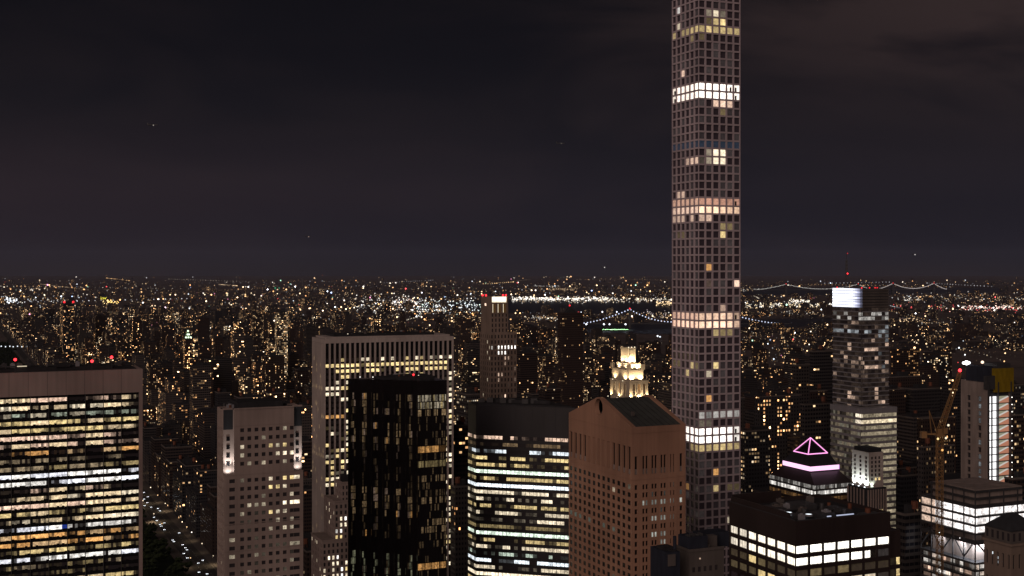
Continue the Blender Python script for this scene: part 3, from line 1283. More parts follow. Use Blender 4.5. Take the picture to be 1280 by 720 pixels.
# ------------------------------------------------------------------ the pink granite tower with the gable
def gable_tower():
    Y = 613.0
    (X, _), ws, wa = solve(711, 789.5, 857, Y)
    t = thing('granite_tower', 'pink granite tower with broken gable top notched by a round opening', 'tower', (X, Y, 0), GA)
    hero(711, 857, 497, 720, Y)
    H = zpx(534, Y)                    # eaves
    Hp = H + 11.8                      # apex
    fs, fw = frames(ws, wa)
    rng = random.Random(31)
    # --- west front, long side, with the pediment
    mid = wa / 2
    zo1, zo0 = zpx(548, 645), zpx(581, 645)       # tall openings
    gp = wa / 13.0
    ow = gp * .56
    def w_cols():
        e = [0.0]
        for g in range(13):
            c = gp * (g + .5)
            e += [c - ow / 2, c + ow / 2]
        e.append(wa)
        return e
    usw = w_cols()
    rows = [zo0 - 6.0 - 3.95 * r for r in range(34)]
    mb = MB()
    zs = zedges(0, zo0 - 2.0, [z for z in rows if z > 3], 2.3)
    punched(mb, fw, usw, zs, lambda i, j: i % 2 == 1 and j % 2 == 1, .32)
    tall = [1, 3, 5, 7, 17, 19, 21, 23, 25]
    slim = [9, 11, 13, 15]
    punched(mb, fw, usw, [zo0 - 2.0, zo0, zo1, H - 0.0], lambda i, j: j == 1 and i % 2 == 1, .9)
    # pediment with the round bite: built as strips
    rad = 4.3
    cz = Hp - 5.4
    ny = 44
    ysamp = sorted(set([wa * i / ny for i in range(ny + 1)] + [mid - rad, mid + rad, mid] + [mid + rad * math.cos(a * math.pi / 12) for a in range(13)]))
    slot = 1.5
    ysamp = sorted(set([round(v, 4) for v in ysamp + [mid - slot, mid + slot]]))

    def gz(y):
        return H + (Hp - H) * (1 - abs(y - mid) / mid)
    dep = 2.4
    for y0, y1 in zip(ysamp[:-1], ysamp[1:]):
        m_ = (y0 + y1) / 2
        if abs(m_ - mid) < rad:
            h0 = math.sqrt(max(0, rad * rad - (y0 - mid) ** 2))
            h1 = math.sqrt(max(0, rad * rad - (y1 - mid) ** 2))
            mb.hexa([at(fw, y0, H), at(fw, y1, H), at(fw, y1, H, -dep), at(fw, y0, H, -dep),
                     at(fw, y0, cz - h0), at(fw, y1, cz - h1), at(fw, y1, cz - h1, -dep), at(fw, y0, cz - h0, -dep)])
            if abs(m_ - mid) > slot:
                mb.hexa([at(fw, y0, cz + h0), at(fw, y1, cz + h1), at(fw, y1, cz + h1, -dep), at(fw, y0, cz + h0, -dep),
                         at(fw, y0, gz(y0)), at(fw, y1, gz(y1)), at(fw, y1, gz(y1), -dep), at(fw, y0, gz(y0), -dep)])
        else:
            mb.hexa([at(fw, y0, H), at(fw, y1, H), at(fw, y1, H, -dep), at(fw, y0, H, -dep),
                     at(fw, y0, gz(y0)), at(fw, y1, gz(y1)), at(fw, y1, gz(y1), -dep), at(fw, y0, gz(y0), -dep)])
    # east gable
    for y0, y1 in ((0, mid - slot), (mid + slot, wa)):
        mb.hexa([(ws - dep, y0, H), (ws, y0, H), (ws, y1, H), (ws - dep, y1, H),
                 (ws - dep, y0, gz(y0)), (ws, y0, gz(y0)), (ws, y1, gz(y1)), (ws - dep, y1, gz(y1))])
    # --- south front
    sc = 6
    sp = ws / sc
    e = [0.0]
    for g in range(sc):
        c = sp * (g + .5)
        if g in (0, sc - 1):
            e += [c - .8, c + .8]
        elif g == 4:
            e += [c - 1.2, c - .5, c + .5, c + 1.2]
        else:
            e += [c - 1.55, c - .25, c + .25, c + 1.55]
    e.append(ws)
    zs2 = zedges(0, zo0 + 1.5, [z - .8 for z in rows if z > 3], 2.4)
    so1, so0 = zpx(570, Y) , zpx(590, Y)
    so0, so1 = zpx(594, Y), zpx(571, Y)
    rows_s = [so0 - 6.2 - 3.95 * r for r in range(34)]
    zs2 = zedges(0, so0 - 2, [z for z in rows_s if z > 3], 2.4)
    punched(mb, fs, e, zs2, lambda i, j: i % 2 == 1 and j % 2 == 1, .8)
    punched(mb, fs, e, [so0 - 2, so0, so1, H], lambda i, j: j == 1 and i % 2 == 1, .9)
    mb.face([(ws, 0, 0), (ws, wa, 0), (ws, wa, H), (ws, 0, H)])
    mb.face([(0, wa, 0), (ws, wa, 0), (ws, wa, H), (0, wa, H)])
    mb.build('wall', M['granite'], t)
    # roof between the gables
    mb = MB()
    dr = 1.3
    mb.hexa([(dep, .02, H - .6), (ws - dep, .02, H - .6), (ws - dep, mid - slot, Hp - dr - .7), (dep, mid - slot, Hp - dr - .7),
             (dep, .02, H - .2), (ws - dep, .02, H - .2), (ws - dep, mid - slot, Hp - dr), (dep, mid - slot, Hp - dr)])
    mb.hexa([(dep, wa - .02, H - .6), (ws - dep, wa - .02, H - .6), (ws - dep, mid + slot, Hp - dr - .7), (dep, mid + slot, Hp - dr - .7),
             (dep, wa - .02, H - .2), (ws - dep, wa - .02, H - .2), (ws - dep, mid + slot, Hp - dr), (dep, mid + slot, Hp - dr)])
    mb.box(dep, ws - dep, mid - slot - .3, mid + slot + .3, H - .6, Hp - 8)
    mb.build('roof', M['patina'], t)
    mb = MB()
    for i in range(1, 8):
        x = dep + (ws - 2 * dep) * i / 8
        mb.hexa([(x - .06, .05, H - .19), (x + .06, .05, H - .19), (x + .06, mid - slot, Hp - dr + .01), (x - .06, mid - slot, Hp - dr + .01),
                 (x - .06, .05, H - .05), (x + .06, .05, H - .05), (x + .06, mid - slot, Hp - dr + .15), (x - .06, mid - slot, Hp - dr + .15)])
    mb.build('roof_seam', M['roof'], t)
    mb = MB()
    mb.box(6, 7.4, 10, 11.2, H + 4.0, H + 6.2)
    mb.build('roof_vent', M['grey'], t)
    # back walls of the tall openings, mullions inside
    mb = MB()
    mb.box(.91, ws - .5, .91, wa - .5, 0, H - .7)
    mb.build('core', M['glassblack'], t)
    for g in range(13):
        c = gp * (g + .5)
        if 4 <= g <= 8:
            for q in (-1, 0, 1):
                mb = MB()
                mb.obox(fw, c + q * ow * .3 - .1, c + q * ow * .3 + .1, zo0, zo1, -.75, -.25)
                mb.build('louvre', M['granite'], t)
        mb = MB()
        mb.obox(fw, c - ow / 2 + .02, c + ow / 2 - .02, zo0 + .01, zo0 + 2.4, -.8, -.6)
        mb.build('balustrade', M['limestone'], t)
    for i in range(1, len(e) - 1, 2):
        mb = MB()
        mb.obox(fs, e[i] + .02, e[i + 1] - .02, so0 + .01, so0 + 2.6, -.8, -.6)
        mb.build('balustrade', M['limestone'], t)
    # string courses
    for z in (zo0 - 2.4, H - 3.0):
        mb = MB()
        mb.obox(fw, 0, wa, z - .2, z + .2, .002, .16)
        mb.build('string_course', M['granite'], t)
        mb = MB()
        mb.obox(fs, -.16, ws, z - .2, z + .2, .002, .16)
        mb.build('string_course', M['granite'], t)
    P = Panes()
    for r, z in enumerate(rows):
        if z <= 3:
            continue
        for g in range(13):
            s, base = 0.0, WHITE
            if r == 17:
                s = 1.0 if g in (9, 10, 11, 12) else (.95 if 4 <= g <= 8 else (.3 if g in (2, 3) else 0))
            elif rng.random() < .03:
                s, base = rng.uniform(.05, .3), CREAM
            elif r == 6 and rng.random() < .4:
                s, base = .06, GREENISH
            P.add(fw, usw[1 + 2 * g] + .03, usw[2 + 2 * g] - .03, z - 1.15, z + 1.15, -.24, k(base, s), rank=.8 if z > 60 else .1)
    lits = {(2, 1): .14, (2, 2): .16, (2, 3): .12, (2, 4): .1, (2, 5): .32, (4, 2): .2, (4, 3): .2, (4, 4): .05, (6, 2): .18, (6, 3): .16, (1, 5): .05, (7, 3): .12, (10, 2): .12, (10, 3): .14, (11, 2): .14}
    for r, z in enumerate(rows_s):
        if z <= 3:
            continue
        idx = 1
        for g in range(sc):
            for q in range(1 if g in (0, sc - 1) else 2):
                s = lits.get((r, g), 0.0)
                s *= rng.uniform(.5, 1.8)
                if s == 0 and rng.random() < .08:
                    s = .03
                P.add(fs, e[idx] + .03, e[idx + 1] - .03, z - 1.2, z + 1.2, -.7, k((.95, 1.0, .9), s), rank=1 if z > 90 else .1)
                idx += 2
    P.emit(t, mat=WDARK)


gable_tower()


# ------------------------------------------------------------------ the very tall grid tower
def grid_skyscraper():
    Y = 720.0
    (X, _), ws, wa = solve(839.8, 873.2, 925.6, Y)
    t = thing('skyscraper', 'extremely tall slender skyscraper with a square concrete grid facade and bright mechanical floors', 'skyscraper', (X, Y, 0), GA)
    hero(839, 926, 0, 668, Y)
    P0 = 107.3
    pit = 10.307 / F * Y
    rows = range(-11, 67)
    fs, fw = frames(ws, wa)
    top = zpx(P0 - 11.5 * 10.307, Y)
    n = 6
    cs, cw = ws / n, wa / n
    op = .785
    mb = MB()
    us = [0.0]
    uw = [0.0]
    for i in range(n):
        us += [cs * (i + .5 - op / 2), cs * (i + .5 + op / 2)]
        uw += [cw * (i + .5 - op / 2), cw * (i + .5 + op / 2)]
    us.append(ws)
    uw.append(wa)
    zc = {r: zpx(P0 + 10.307 * r, Y) for r in rows}
    hh = pit * .395
    zs = [0.0]
    for r in reversed(list(rows)):
        if zc[r] - hh > 1:
            zs += [zc[r] - hh, zc[r] + hh]
    zs.append(top)
    punched(mb, fs, us, zs, lambda i, j: i % 2 == 1 and j % 2 == 1, .75)
    punched(mb, fw, uw, zs, lambda i, j: i % 2 == 1 and j % 2 == 1, .75)
    mb.face([(ws, 0, 0), (ws, wa, 0), (ws, wa, top), (ws, 0, top)])
    mb.face([(0, wa, 0), (ws, wa, 0), (ws, wa, top), (0, wa, top)])
    mb.face([(0, 0, top), (ws, 0, top), (ws, wa, top), (0, wa, top)])
    mb.build('concrete_grid', M['concrete'], t)
    S, W_ = {}, {}
    def s_(r, cols, base, *amps):
        for c, a in zip(cols, amps if len(amps) > 1 else amps * len(cols)):
            S[(r, c - 1)] = k(base, a)
    def w_(r, cols, base, *amps):
        for c, a in zip(cols, amps if len(amps) > 1 else amps * len(cols)):
            W_[(r, c - 1)] = k(base, a)
    # west columns count from the corner outwards: 6 is the farthest
    s_(-9, (2, 3, 4), CREAM, .2, .7, .12)
    w_(-10, (5,), WHITE, .5)
    s_(-8, (2, 3, 4), YEL, .08, .5, .9)
    w_(-8, (5,), CREAM, .5)
    s_(-7, (1, 2, 3, 4, 5, 6), YEL, .35, .65, .4, .5, .42, .38)
    w_(-7, (1, 2, 3, 4, 6), YEL, .5, .42, .3, .25, .3)
    s_(-6, (1,), YEL, .08)
    w_(-6, (2,), YEL, .15)
    w_(-2, (4,), PEACH, .7)
    for r in (0, 1):
        s_(r, (1, 2, 3, 4, 5, 6), (1., .90, .78), 2.0, 1.9, 1.8, 2.0, 1.5, 1.3)
        w_(r, (1, 2, 3, 4, 5, 6), (1., .86, .72), 1.6, 1.5, 1.3, 1.3, 1.4, .8)
    s_(2, (3, 4, 5), PEACH, .8, .95, .6)
    s_(3, (4,), YEL, .12)
    s_(7, (1, 2, 3, 4, 5, 6), (.15, .35, .6), .05)
    w_(7, (1, 2, 3, 4, 5, 6), (.15, .35, .6), .05)
    s_(8, (2, 3, 4), CREAM, .25, 1.2, 1.1)
    s_(9, (1, 2, 3, 4), CREAM, .04, .3, 1.0, .9)
    w_(9, (1, 2, 3), PEACH, .6, .6, .4)
    w_(13, (4, 5), PEACH, .6, .5)
    s_(14, (1, 2, 3, 4, 5, 6), (1., .52, .36), .45, .55, .5, .45, .4, .4)
    w_(14, (1, 2, 3, 4, 5, 6), (1., .58, .40), .55, .5, .5, .45, .5, .45)
    s_(15, (1, 2, 3, 4, 5, 6), (1., .66, .44), 1.3, 1.1, 1.4, 1.0, .75, .7)
    w_(15, (1, 2, 3, 4, 5, 6), PEACH, .75, .8, .7, .7, .75, .6)
    s_(16, (1, 2), PEACH, .5, .6)
    w_(16, (2, 4, 5, 6), PEACH, .5, .5, .45, .4)
    s_(17, (4, 5), YEL, .25, .15)
    s_(18, (4,), YEL, .75)
    w_(18, (4, 5), YEL, .08, .05)
    s_(22, (2,), AMBER, .55)
    s_(24, (2, 6), PEACH, .06, 1.0)
    s_(27, (4,), PEACH, .4)
    for r in (28, 29):
        b = .72 if r == 28 else 1.1
        s_(r, (1, 2, 3, 4, 5, 6), (1., .66, .46), 1.0 * b, 1.1 * b, 1.2 * b, 1.3 * b, 1.0 * b, .5 * b)
        w_(r, (1, 2, 3, 4, 5, 6), (1., .62, .44), .9 * b, .9 * b, 1.0 * b, 1.0 * b, .9 * b, .7 * b)
    s_(30, (3, 4, 5), YEL, .35, .2, .2)
    s_(34, (3,), YEL, .7)
    w_(34, (1, 2, 5, 6), YEL, .1, .45, .08, .06)
    s_(35, (2,), CREAM, .4)
    w_(35, (3,), YEL, .45)
    s_(38, (2,), AMBER, .6)
    s_(40, (1, 2, 3, 4, 5, 6), WHITE, .35, .15, .4, .3, .35, .25)
    s_(41, (1, 2), CREAM, .12, .08)
    for r in (42, 43):
        s_(r, (1, 2, 3, 4, 5, 6), (1., .93, .84), 2.0, 2.0, 1.9, 2.0, 1.2, .8)
        w_(r, (1, 2, 3, 4, 5, 6), (1., .90, .80), 1.5, 1.6, 1.2, 1.2, 1.0, .8)
    s_(44, (1, 2, 3, 4, 5, 6), YEL, .5, .35, .5, .6, .45, .3)
    w_(44, (1, 2), YEL, .35, .25)
    s_(47, (3,), AMBER, .55)
    s_(49, (3, 5, 6), YEL, .4, .06, .05)
    w_(49, (3, 4), AMBER, .2, .12)
    s_(53, (5,), CREAM, .3)
    rng = random.Random(2)
    for (r) in rows:
        for c in range(n):
            if (r, c) not in S and rng.random() < .32:
                S[(r, c)] = k((.9, .75, .7), rng.uniform(.004, .03))
            if (r, c) not in W_ and rng.random() < .3:
                W_[(r, c)] = k((.9, .75, .7), rng.uniform(.004, .025))
    P = Panes()
    for r in rows:
        if zc[r] - hh < 70:
            continue
        for c in range(n):
            P.add(fs, us[1 + 2 * c] + .02, us[2 + 2 * c] - .02, zc[r] - hh + .02, zc[r] + hh - .02, -.62, S.get((r, c), DARK))
            P.add(fw, uw[1 + 2 * c] + .02, uw[2 + 2 * c] - .02, zc[r] - hh + .02, zc[r] + hh - .02, -.62, W_.get((r, c), DARK), rank=.6)
    P.emit(t, mat=WINS)
    # things that stand in the lit mechanical openings
    for r, cc in ((0, 5), (1, 5), (0, 4), (42, 5), (43, 5), (14, 5), (28, 5)):
        mb = MB()
        x = us[1 + 2 * cc] + (.7 if cc == 5 else 1.9)
        mb.obox(fs, x, x + 1.1, zc[r] - hh + .03, zc[r] + hh * .3, -.6, -.35)
        mb.build('duct', M['steel'], t)
    for r in (0, 1):
        mb = MB()
        x = uw[1 + 10] + .9
        mb.obox(fw, x, x + 1.4, zc[r] - hh + .03, zc[r] + hh * .2, -.6, -.35)
        mb.build('duct', M['steel'], t)


grid_skyscraper()


# ------------------------------------------------------------------ slim stone tower with the lit crown
def slim_tower():
    Y = 960.0
    (X, _), ws, wa = solve(600, 613, 646, Y)
    t = thing('stone_tower', 'slim limestone tower with white lit crown and arched top windows', 'tower', (X, Y, 0), GA)
    hero(600, 646, 369, 505, Y)
    z1 = zpx(416, Y)
    H = zpx(370.5, Y)
    fs, fw = frames(ws, wa)
    rng = random.Random(41)
    wsu = (635 - 613) / F * Y * 1.08
    P = Panes()
    mb = MB()
    rows = [zpx(421 + 6.8 * r, Y) for r in range(36)]
    cols = 8
    pt = ws / cols
    us = edges(pt * .28, cols, pt, pt * .44, ws)
    zs = zedges(0, z1, [z for z in rows if z > 4], 2.6)
    punched(mb, fs, us, zs, lambda i, j: i % 2 == 1 and j % 2 == 1, .4)
    nw = 5
    pw = wa / nw
    uw = edges(pw * .3, nw, pw, pw * .4, wa)
    punched(mb, fw, uw, zs, lambda i, j: i % 2 == 1 and j % 2 == 1, .4)
    mb.face([(ws, 0, 0), (ws, wa, 0), (ws, wa, z1), (ws, 0, z1)])
    mb.face([(0, wa, 0), (ws, wa, 0), (ws, wa, z1), (0, wa, z1)])
    mb.face([(0, 0, z1), (ws, 0, z1), (ws, wa, z1), (0, wa, z1)])
    mb.build('shaft', M['buff'], t)
    # upper shaft
    g = .5
    mb = MB()
    f2 = ((g, g, 0), (1, 0, 0), (0, -1, 0))
    f2w = ((g, g, 0), (0, 1, 0), (-1, 0, 0))
    rows2 = [zpx(394 + 6.4 * r, Y) for r in range(4)]
    c2 = 5
    p2 = wsu / c2
    us2 = edges(p2 * .3, c2, p2, p2 * .4, wsu)
    a0, a1 = zpx(391, Y), zpx(380, Y)
    zs2 = zedges(z1, a0 - 1, rows2, 2.6)
    punched(mb, f2, us2, zs2, lambda i, j: i % 2 == 1 and j % 2 == 1, .4)
    # arcade of tall openings lit from within
    ax = [0.0]
    for q in range(3):
        c = wsu * (.2 + .3 * q)
        ax += [c - 1.35, c + 1.35]
    ax.append(wsu)
    punched(mb, f2, ax, [a0 - 1, a0, a1, a1 + 1.0], lambda i, j: i % 2 == 1 and j == 1, .9)
    d2 = wa - 2 * g
    mb.face([at(f2w, 0, z1), at(f2w, d2, z1), at(f2w, d2, a1 + 1), at(f2w, 0, a1 + 1)])
    mb.face([(g + wsu, g, z1), (g + wsu, g + d2, z1), (g + wsu, g + d2, a1 + 1), (g + wsu, g, a1 + 1)])
    mb.face([(g, g, a1 + 1), (g + wsu, g, a1 + 1), (g + wsu, g + d2, a1 + 1), (g, g + d2, a1 + 1)])
    mb.build('upper_shaft', M['buff'], t)
    mb = MB()
    z2 = a1 + 1
    mb.box(g + 1.2, g + wsu - .9, g + 1.0, g + d2 - 1, z2, z2 + 1.6)
    mb.box(g + .2, g + 1.1, g + .2, g + d2, z2, H)
    mb.box(g + wsu - .9, g + wsu, g + .2, g + d2, z2, H)
    mb.build('crown_wall', M['buff'], t)
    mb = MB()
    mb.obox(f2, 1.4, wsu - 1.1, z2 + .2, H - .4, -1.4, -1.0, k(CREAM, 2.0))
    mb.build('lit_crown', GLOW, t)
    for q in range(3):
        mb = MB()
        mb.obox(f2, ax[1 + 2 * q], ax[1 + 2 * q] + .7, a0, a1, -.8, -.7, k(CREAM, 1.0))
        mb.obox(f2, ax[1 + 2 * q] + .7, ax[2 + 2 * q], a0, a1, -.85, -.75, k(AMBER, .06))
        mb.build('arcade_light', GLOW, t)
    mb = MB()
    mb.obox(f2w, d2 * .45, d2 * .6, a1 - 1.5, a1 + .3, .01, .1, k(PEACH, 1.2))
    mb.build('window', WIN, t)
    lit = {(2, 2): 1.6, (2, 3): 1.1, (2, 4): 1.2, (2, 5): 1.6, (2, 7): 1.7, (2, 6): 1.5, (3, 2): 1.6, (3, 3): .9, (3, 4): 1.5, (4, 4): .5, (4, 5): .4, (5, 4): .25, (7, 2): .45, (7, 3): .35, (8, 2): .3, (11, 4): 1.0,
           (12, 4): .7, (12, 5): .8, (2, 0): .3, (6, 7): .1, (8, 7): .1}
    for r, z in enumerate(rows):
        if z < 60:
            continue
        for c in range(cols):
            s = lit.get((r, c), .03 if rng.random() < .1 else 0)
            P.add(fs, us[1 + 2 * c], us[2 + 2 * c], z - 1.3, z + 1.3, -.35, k(WHITE if r < 4 else PEACH, s))
        for c in range(nw):
            P.add(fw, uw[1 + 2 * c], uw[2 + 2 * c], z - 1.3, z + 1.3, -.35, k(CREAM, .4 if rng.random() < .06 else 0), rank=.3)
    for r, z in enumerate(rows2):
        for c in range(c2):
            P.add(f2, us2[1 + 2 * c], us2[2 + 2 * c], z - 1.3, z + 1.3, -.35, DARK)
    P.emit(t)
    beacon(t, (g + .2, g + d2 - 3, H + .6), .8, 0, RED, 3)
    beacon(t, (g + .2, g + d2 * .5, H + .6), .8, 0, RED, 3)
    beacon(t, (g + wsu - 3, g + 3, H + .7), .8, 0, RED, 2.5)
    beacon(t, (g + wsu - .6, g + 3, H + .7), .8, 0, RED, 2.5)


slim_tower()


# ------------------------------------------------------------------ floodlit stepped crown
def floodlit_tower():
    Y = 790.0
    (X, _), ws, wa = solve(763, 787, 810, Y)
    t = thing('hotel_tower', 'stepped limestone tower with its crown floodlit in warm cream light', 'tower', (X, Y, 0), GA)
    hero(763, 810, 434, 497, Y)

    def blk(pl, pc, pr, Yb, y1, z0, nm, dpth=None):
        (x, y), w, d = solve(pl, pc, pr, Yb)
        sx, sy = ungrid(x - X, y - Y)
        mb = MB()
        mb.box(sx, sx + w, sy, sy + d, z0, zpx(y1, Yb))
        mb.build(nm, M['tan'], t)
        return sx, sy, w, d, zpx(y1, Yb)
    b0 = blk(763, 787, 810, 790, 477, 0, 'shaft')
    b1 = blk(765, 786, 804, 793, 463, b0[4], 'middle_tier')
    b2 = blk(771, 786, 800, 797, 455, b1[4], 'upper_tier')
    b3 = blk(776, 785, 794.5, 801, 435.5, b2[4], 'lantern')
    # ledges, windows, chimneys
    for b in (b0, b1, b2, b3):
        mb = MB()
        mb.box(b[0] - .35, b[0] + b[2] + .35, b[1] - .35, b[1] + b[3] + .35, b[4] - .5, b[4] + .25)
        mb.build('cornice', M['tan'], t)
    for b in (b1,):
        for cx, cy in ((.02, .02), (.98, .02), (.02, .98)):
            mb = MB()
            x, y = b[0] + b[2] * cx, b[1] + b[3] * cy
            mb.box(x - 1.1, x + 1.1, y - 1.1, y + 1.1, b[4] + .26, b[4] + 3.6)
            mb.build('corner_turret', M['tan'], t)
    fs, fw = frames(b0[2], b0[3])
    for fr, L_ in ((fs, b0[2]), (fw, b0[3])):
        for c in (.22, .5, .78):
            mb = MB()
            a = L_ * c
            mb.obox(fr, a - 1.0, a + 1.0, zpx(494, Y), zpx(481, Y), .0, .06, k(AMBER, .05 if c != .5 else .25))
            mb.build('window', WIN, t)
            mb = MB()
            for s in (-1.2, 1.0):
                mb.obox(fr, a + s, a + s + .2, zpx(497, Y), zpx(479, Y), .0, .5)
            mb.build('pilaster', M['tan'], t)

    def lamp(p, e, to, col=(1.0, .76, .46)):
        mb = MB()
        dv = (Vector(p) - Vector(to)).normalized() * .8
        mb.sphere(tuple(Vector(p) + dv), .3, k((1.0, .85, .62), 1.5), 8, 5)
        mb.build('floodlight', GLOW, t)
        spot(t, p, to, e, col, 130, .35)
    E = 4500
    # in front of the lantern, on the upper tier
    for b, lo in ((b3, b2), (b2, b1), (b1, b0)):
        off = 1.6
        z = lo[4] + .7
        for q in (.2, .8):
            lamp((b[0] + b[2] * q, b[1] - off, z), E, (b[0] + b[2] * q, b[1], z + 3.5))
            lamp((b[0] - off, b[1] + b[3] * q, z), E * .75, (b[0], b[1] + b[3] * q, z + 3.5))
    # lower walls: lamps on brackets at the corners
    z = zpx(498, Y)
    for q in (.02, .5, .98):
        lamp((b0[2] * q, -1.7, z), E * .8, (b0[2] * q, 0, z + 4))
    for q in (.5, .98):
        lamp((-1.7, b0[3] * q, z), E * .7, (0, b0[3] * q, z + 4))
    for q in (0.1, .5, .9):
        mb = MB()
        mb.sphere((b3[0] + b3[2] * q, b3[1] + .2, b3[4] + .6), .4, k((1.0, .85, .62), 1.5), 8, 5)
        mb.build('roof_lamp', GLOW, t)


floodlit_tower()


# ------------------------------------------------------------------ louvred tower with bright white crown
def louvred_tower():
    Y = 950.0
    (X, _), ws, wa = solve(1040.5, 1077, 1111.5, Y)
    t = thing('office_tower', 'glass tower with pale bands, blazing white crown face and roof mast', 'tower', (X, Y, 0), GA)
    hero(1038, 1122, 360, 660, Y)
    H = zpx(360.5, Y)
    zc = zpx(385, Y)
    zm = zpx(516, Y)
    rng = random.Random(51)
    P = Panes()
    mb = MB()
    mb.box(.8, ws - .8, .8, wa - .8, 0, zc)
    mb.build('core', M['glassblack'], t)
    fs, fw = frames(ws, wa)
    # crown: slatted screen, lit on the avenue side
    mb = MB()
    mb.box(.6, ws - .6, .6, wa - .6, zc, H - .3)
    mb.build('crown', M['steel'], t)
    for i in range(7):
        z0 = zc + (H - zc) * i / 7
        mb = MB()
        mb.obox(fs, 0, ws, z0 + .25, z0 + 1.75, -.58, -.1)
        mb.build('crown_louvre', M['grey'], t)
        mb = MB()
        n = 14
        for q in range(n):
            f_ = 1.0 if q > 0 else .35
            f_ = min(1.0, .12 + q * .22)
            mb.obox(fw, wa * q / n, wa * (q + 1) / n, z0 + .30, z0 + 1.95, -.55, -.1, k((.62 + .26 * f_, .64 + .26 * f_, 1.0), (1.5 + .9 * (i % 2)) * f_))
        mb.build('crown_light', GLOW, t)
    # upper floors
    rows = int((zc - zm) / 3.35)
    for r in range(rows):
        z = zc - 3.35 * (r + 1)
        for fr, L_ in ((fs, ws), (fw, wa)):
            mb = MB()
            mb.obox(fr, 0.0, L_, z, z + .8, -.79, 0.0)
            mb.build('spandrel', M['silver'], t)
            n = 8
            for q in range(n):
                s, base = rng.uniform(.0, .02), PEACH
                u = rng.random()
                if r in (1, 2) and u < .6:
                    s, base = rng.uniform(.03, .35), WHITE
                elif r == 5 and u < .6:
                    s, base = rng.uniform(.05, .4), COOL
                elif u < .05:
                    s = rng.uniform(.1, .5)
                elif u < .12:
                    s = rng.uniform(.03, .12)
                elif fr is fs and 3 < r < 14 and q > 4 and u < .6:
                    s, base = rng.uniform(.01, .18), COOL
                if r in (9, 13) and fr is fs and q in (1, 2, 3, 4):
                    s, base = rng.uniform(.2, .55), PEACH
                P.add(fr, L_ * q / n + .06, L_ * (q + 1) / n - .06, z + .82, z + 3.3, -.72, k(base, s))
    P.emit(t)
    # lower, wider office floors, brightly lit
    (x2, y2), ws2, wa2 = solve(1037.5, 1077, 1121.5, 940)
    sx, sy = ungrid(x2 - X, y2 - Y)
    lo = MB()
    lo.box(sx + .8, sx + ws2 - .8, sy + .8, sy + wa2 - .8, 0, zm)
    lo.build('lower_core', M['glassblack'], t)
    mb = MB()
    mb.box(sx, sx + ws2, sy, sy + wa2, zm, zm + 4.2)
    mb.build('setback_band', M['silver'], t)
    f2 = ((sx, sy, 0), (1, 0, 0), (0, -1, 0))
    f2w = ((sx, sy, 0), (0, 1, 0), (-1, 0, 0))
    pt = 4.55
    for r in range(26):
        z = zm - pt * (r + 1)
        for fr, L_ in ((f2, ws2), (f2w, wa2)):
            mb = MB()
            mb.obox(fr, 0, L_, z, z + 1.8, -.79, 0)
            mb.build('spandrel', M['silver'], t)
            mb = MB()
            n = 14
            am = rng.uniform(.08, .28) * (1.0 if fr is f2 else .55)
            if r >= 20:
                am *= .25
            for q in range(n):
                s = am * rng.uniform(.75, 1.25) * (.3 if rng.random() < .08 else 1)
                c = YEL if fr is f2 else rng.choice((WARM, WARM, AMBER, GREENISH))
                if fr is f2w and rng.random() < .3:
                    s *= .15
                if r == 1 and fr is f2:
                    c, s = YEL, rng.uniform(.5, .9)
                if r in (0, 1) and fr is f2w and q < 3:
                    c, s = WHITE, .8
                mb.obox(fr, L_ * q / n + .05, L_ * (q + 1) / n - .05, z + 1.82, z + pt - .02, -.75, -.7, k(mixc(c, CREAM, .8), s))
            mb.build('window_ribbon', WIN, t)
    # mast
    mb = MB()
    mx, my = ws * .12, wa * .62
    zb, ztop = H - .3, zpx(315, Y)
    for dx, dy in ((-.9, -.9), (.9, -.9), (.9, .9), (-.9, .9)):
        mb.bar((mx + dx, my + dy, zb), (mx + dx * .45, my + dy * .45, ztop - 6), .22)
    for i in range(8):
        z = zb + (ztop - 6 - zb) * i / 8
        z2 = zb + (ztop - 6 - zb) * (i + 1) / 8
        q = 1 - .55 * i / 8
        mb.bar((mx - .9 * q, my - .9 * q, z), (mx + .9 * q, my - .9 * q, z2), .14)
        mb.bar((mx - .9 * q, my + .9 * q, z), (mx - .9 * q, my - .9 * q, z2), .14)
    mb.bar((mx, my, ztop - 8), (mx, my, ztop), .25)
    mb.build('mast', M['steel'], t)
    for py in (342, 316.5):
        beacon(t, (mx, my - 1.2, zpx(py, Y + 10)), .55 if py > 330 else .3, 0, RED, 4.0 if py > 330 else 1.5)
    for x_, y_, s_ in ((0.5, .5, 2), (ws * .3, .5, 1.5), (ws * .5, .5, 1.5), (ws * .58, .5, 1.2), (.5, wa * .85, 2)):
        beacon(t, (x_, y_, H + .4), .5, 0, RED, s_)


def mixc(a, b, f=.45):
    return tuple(a[i] * (1 - f) + b[i] * f for i in range(3))


louvred_tower()


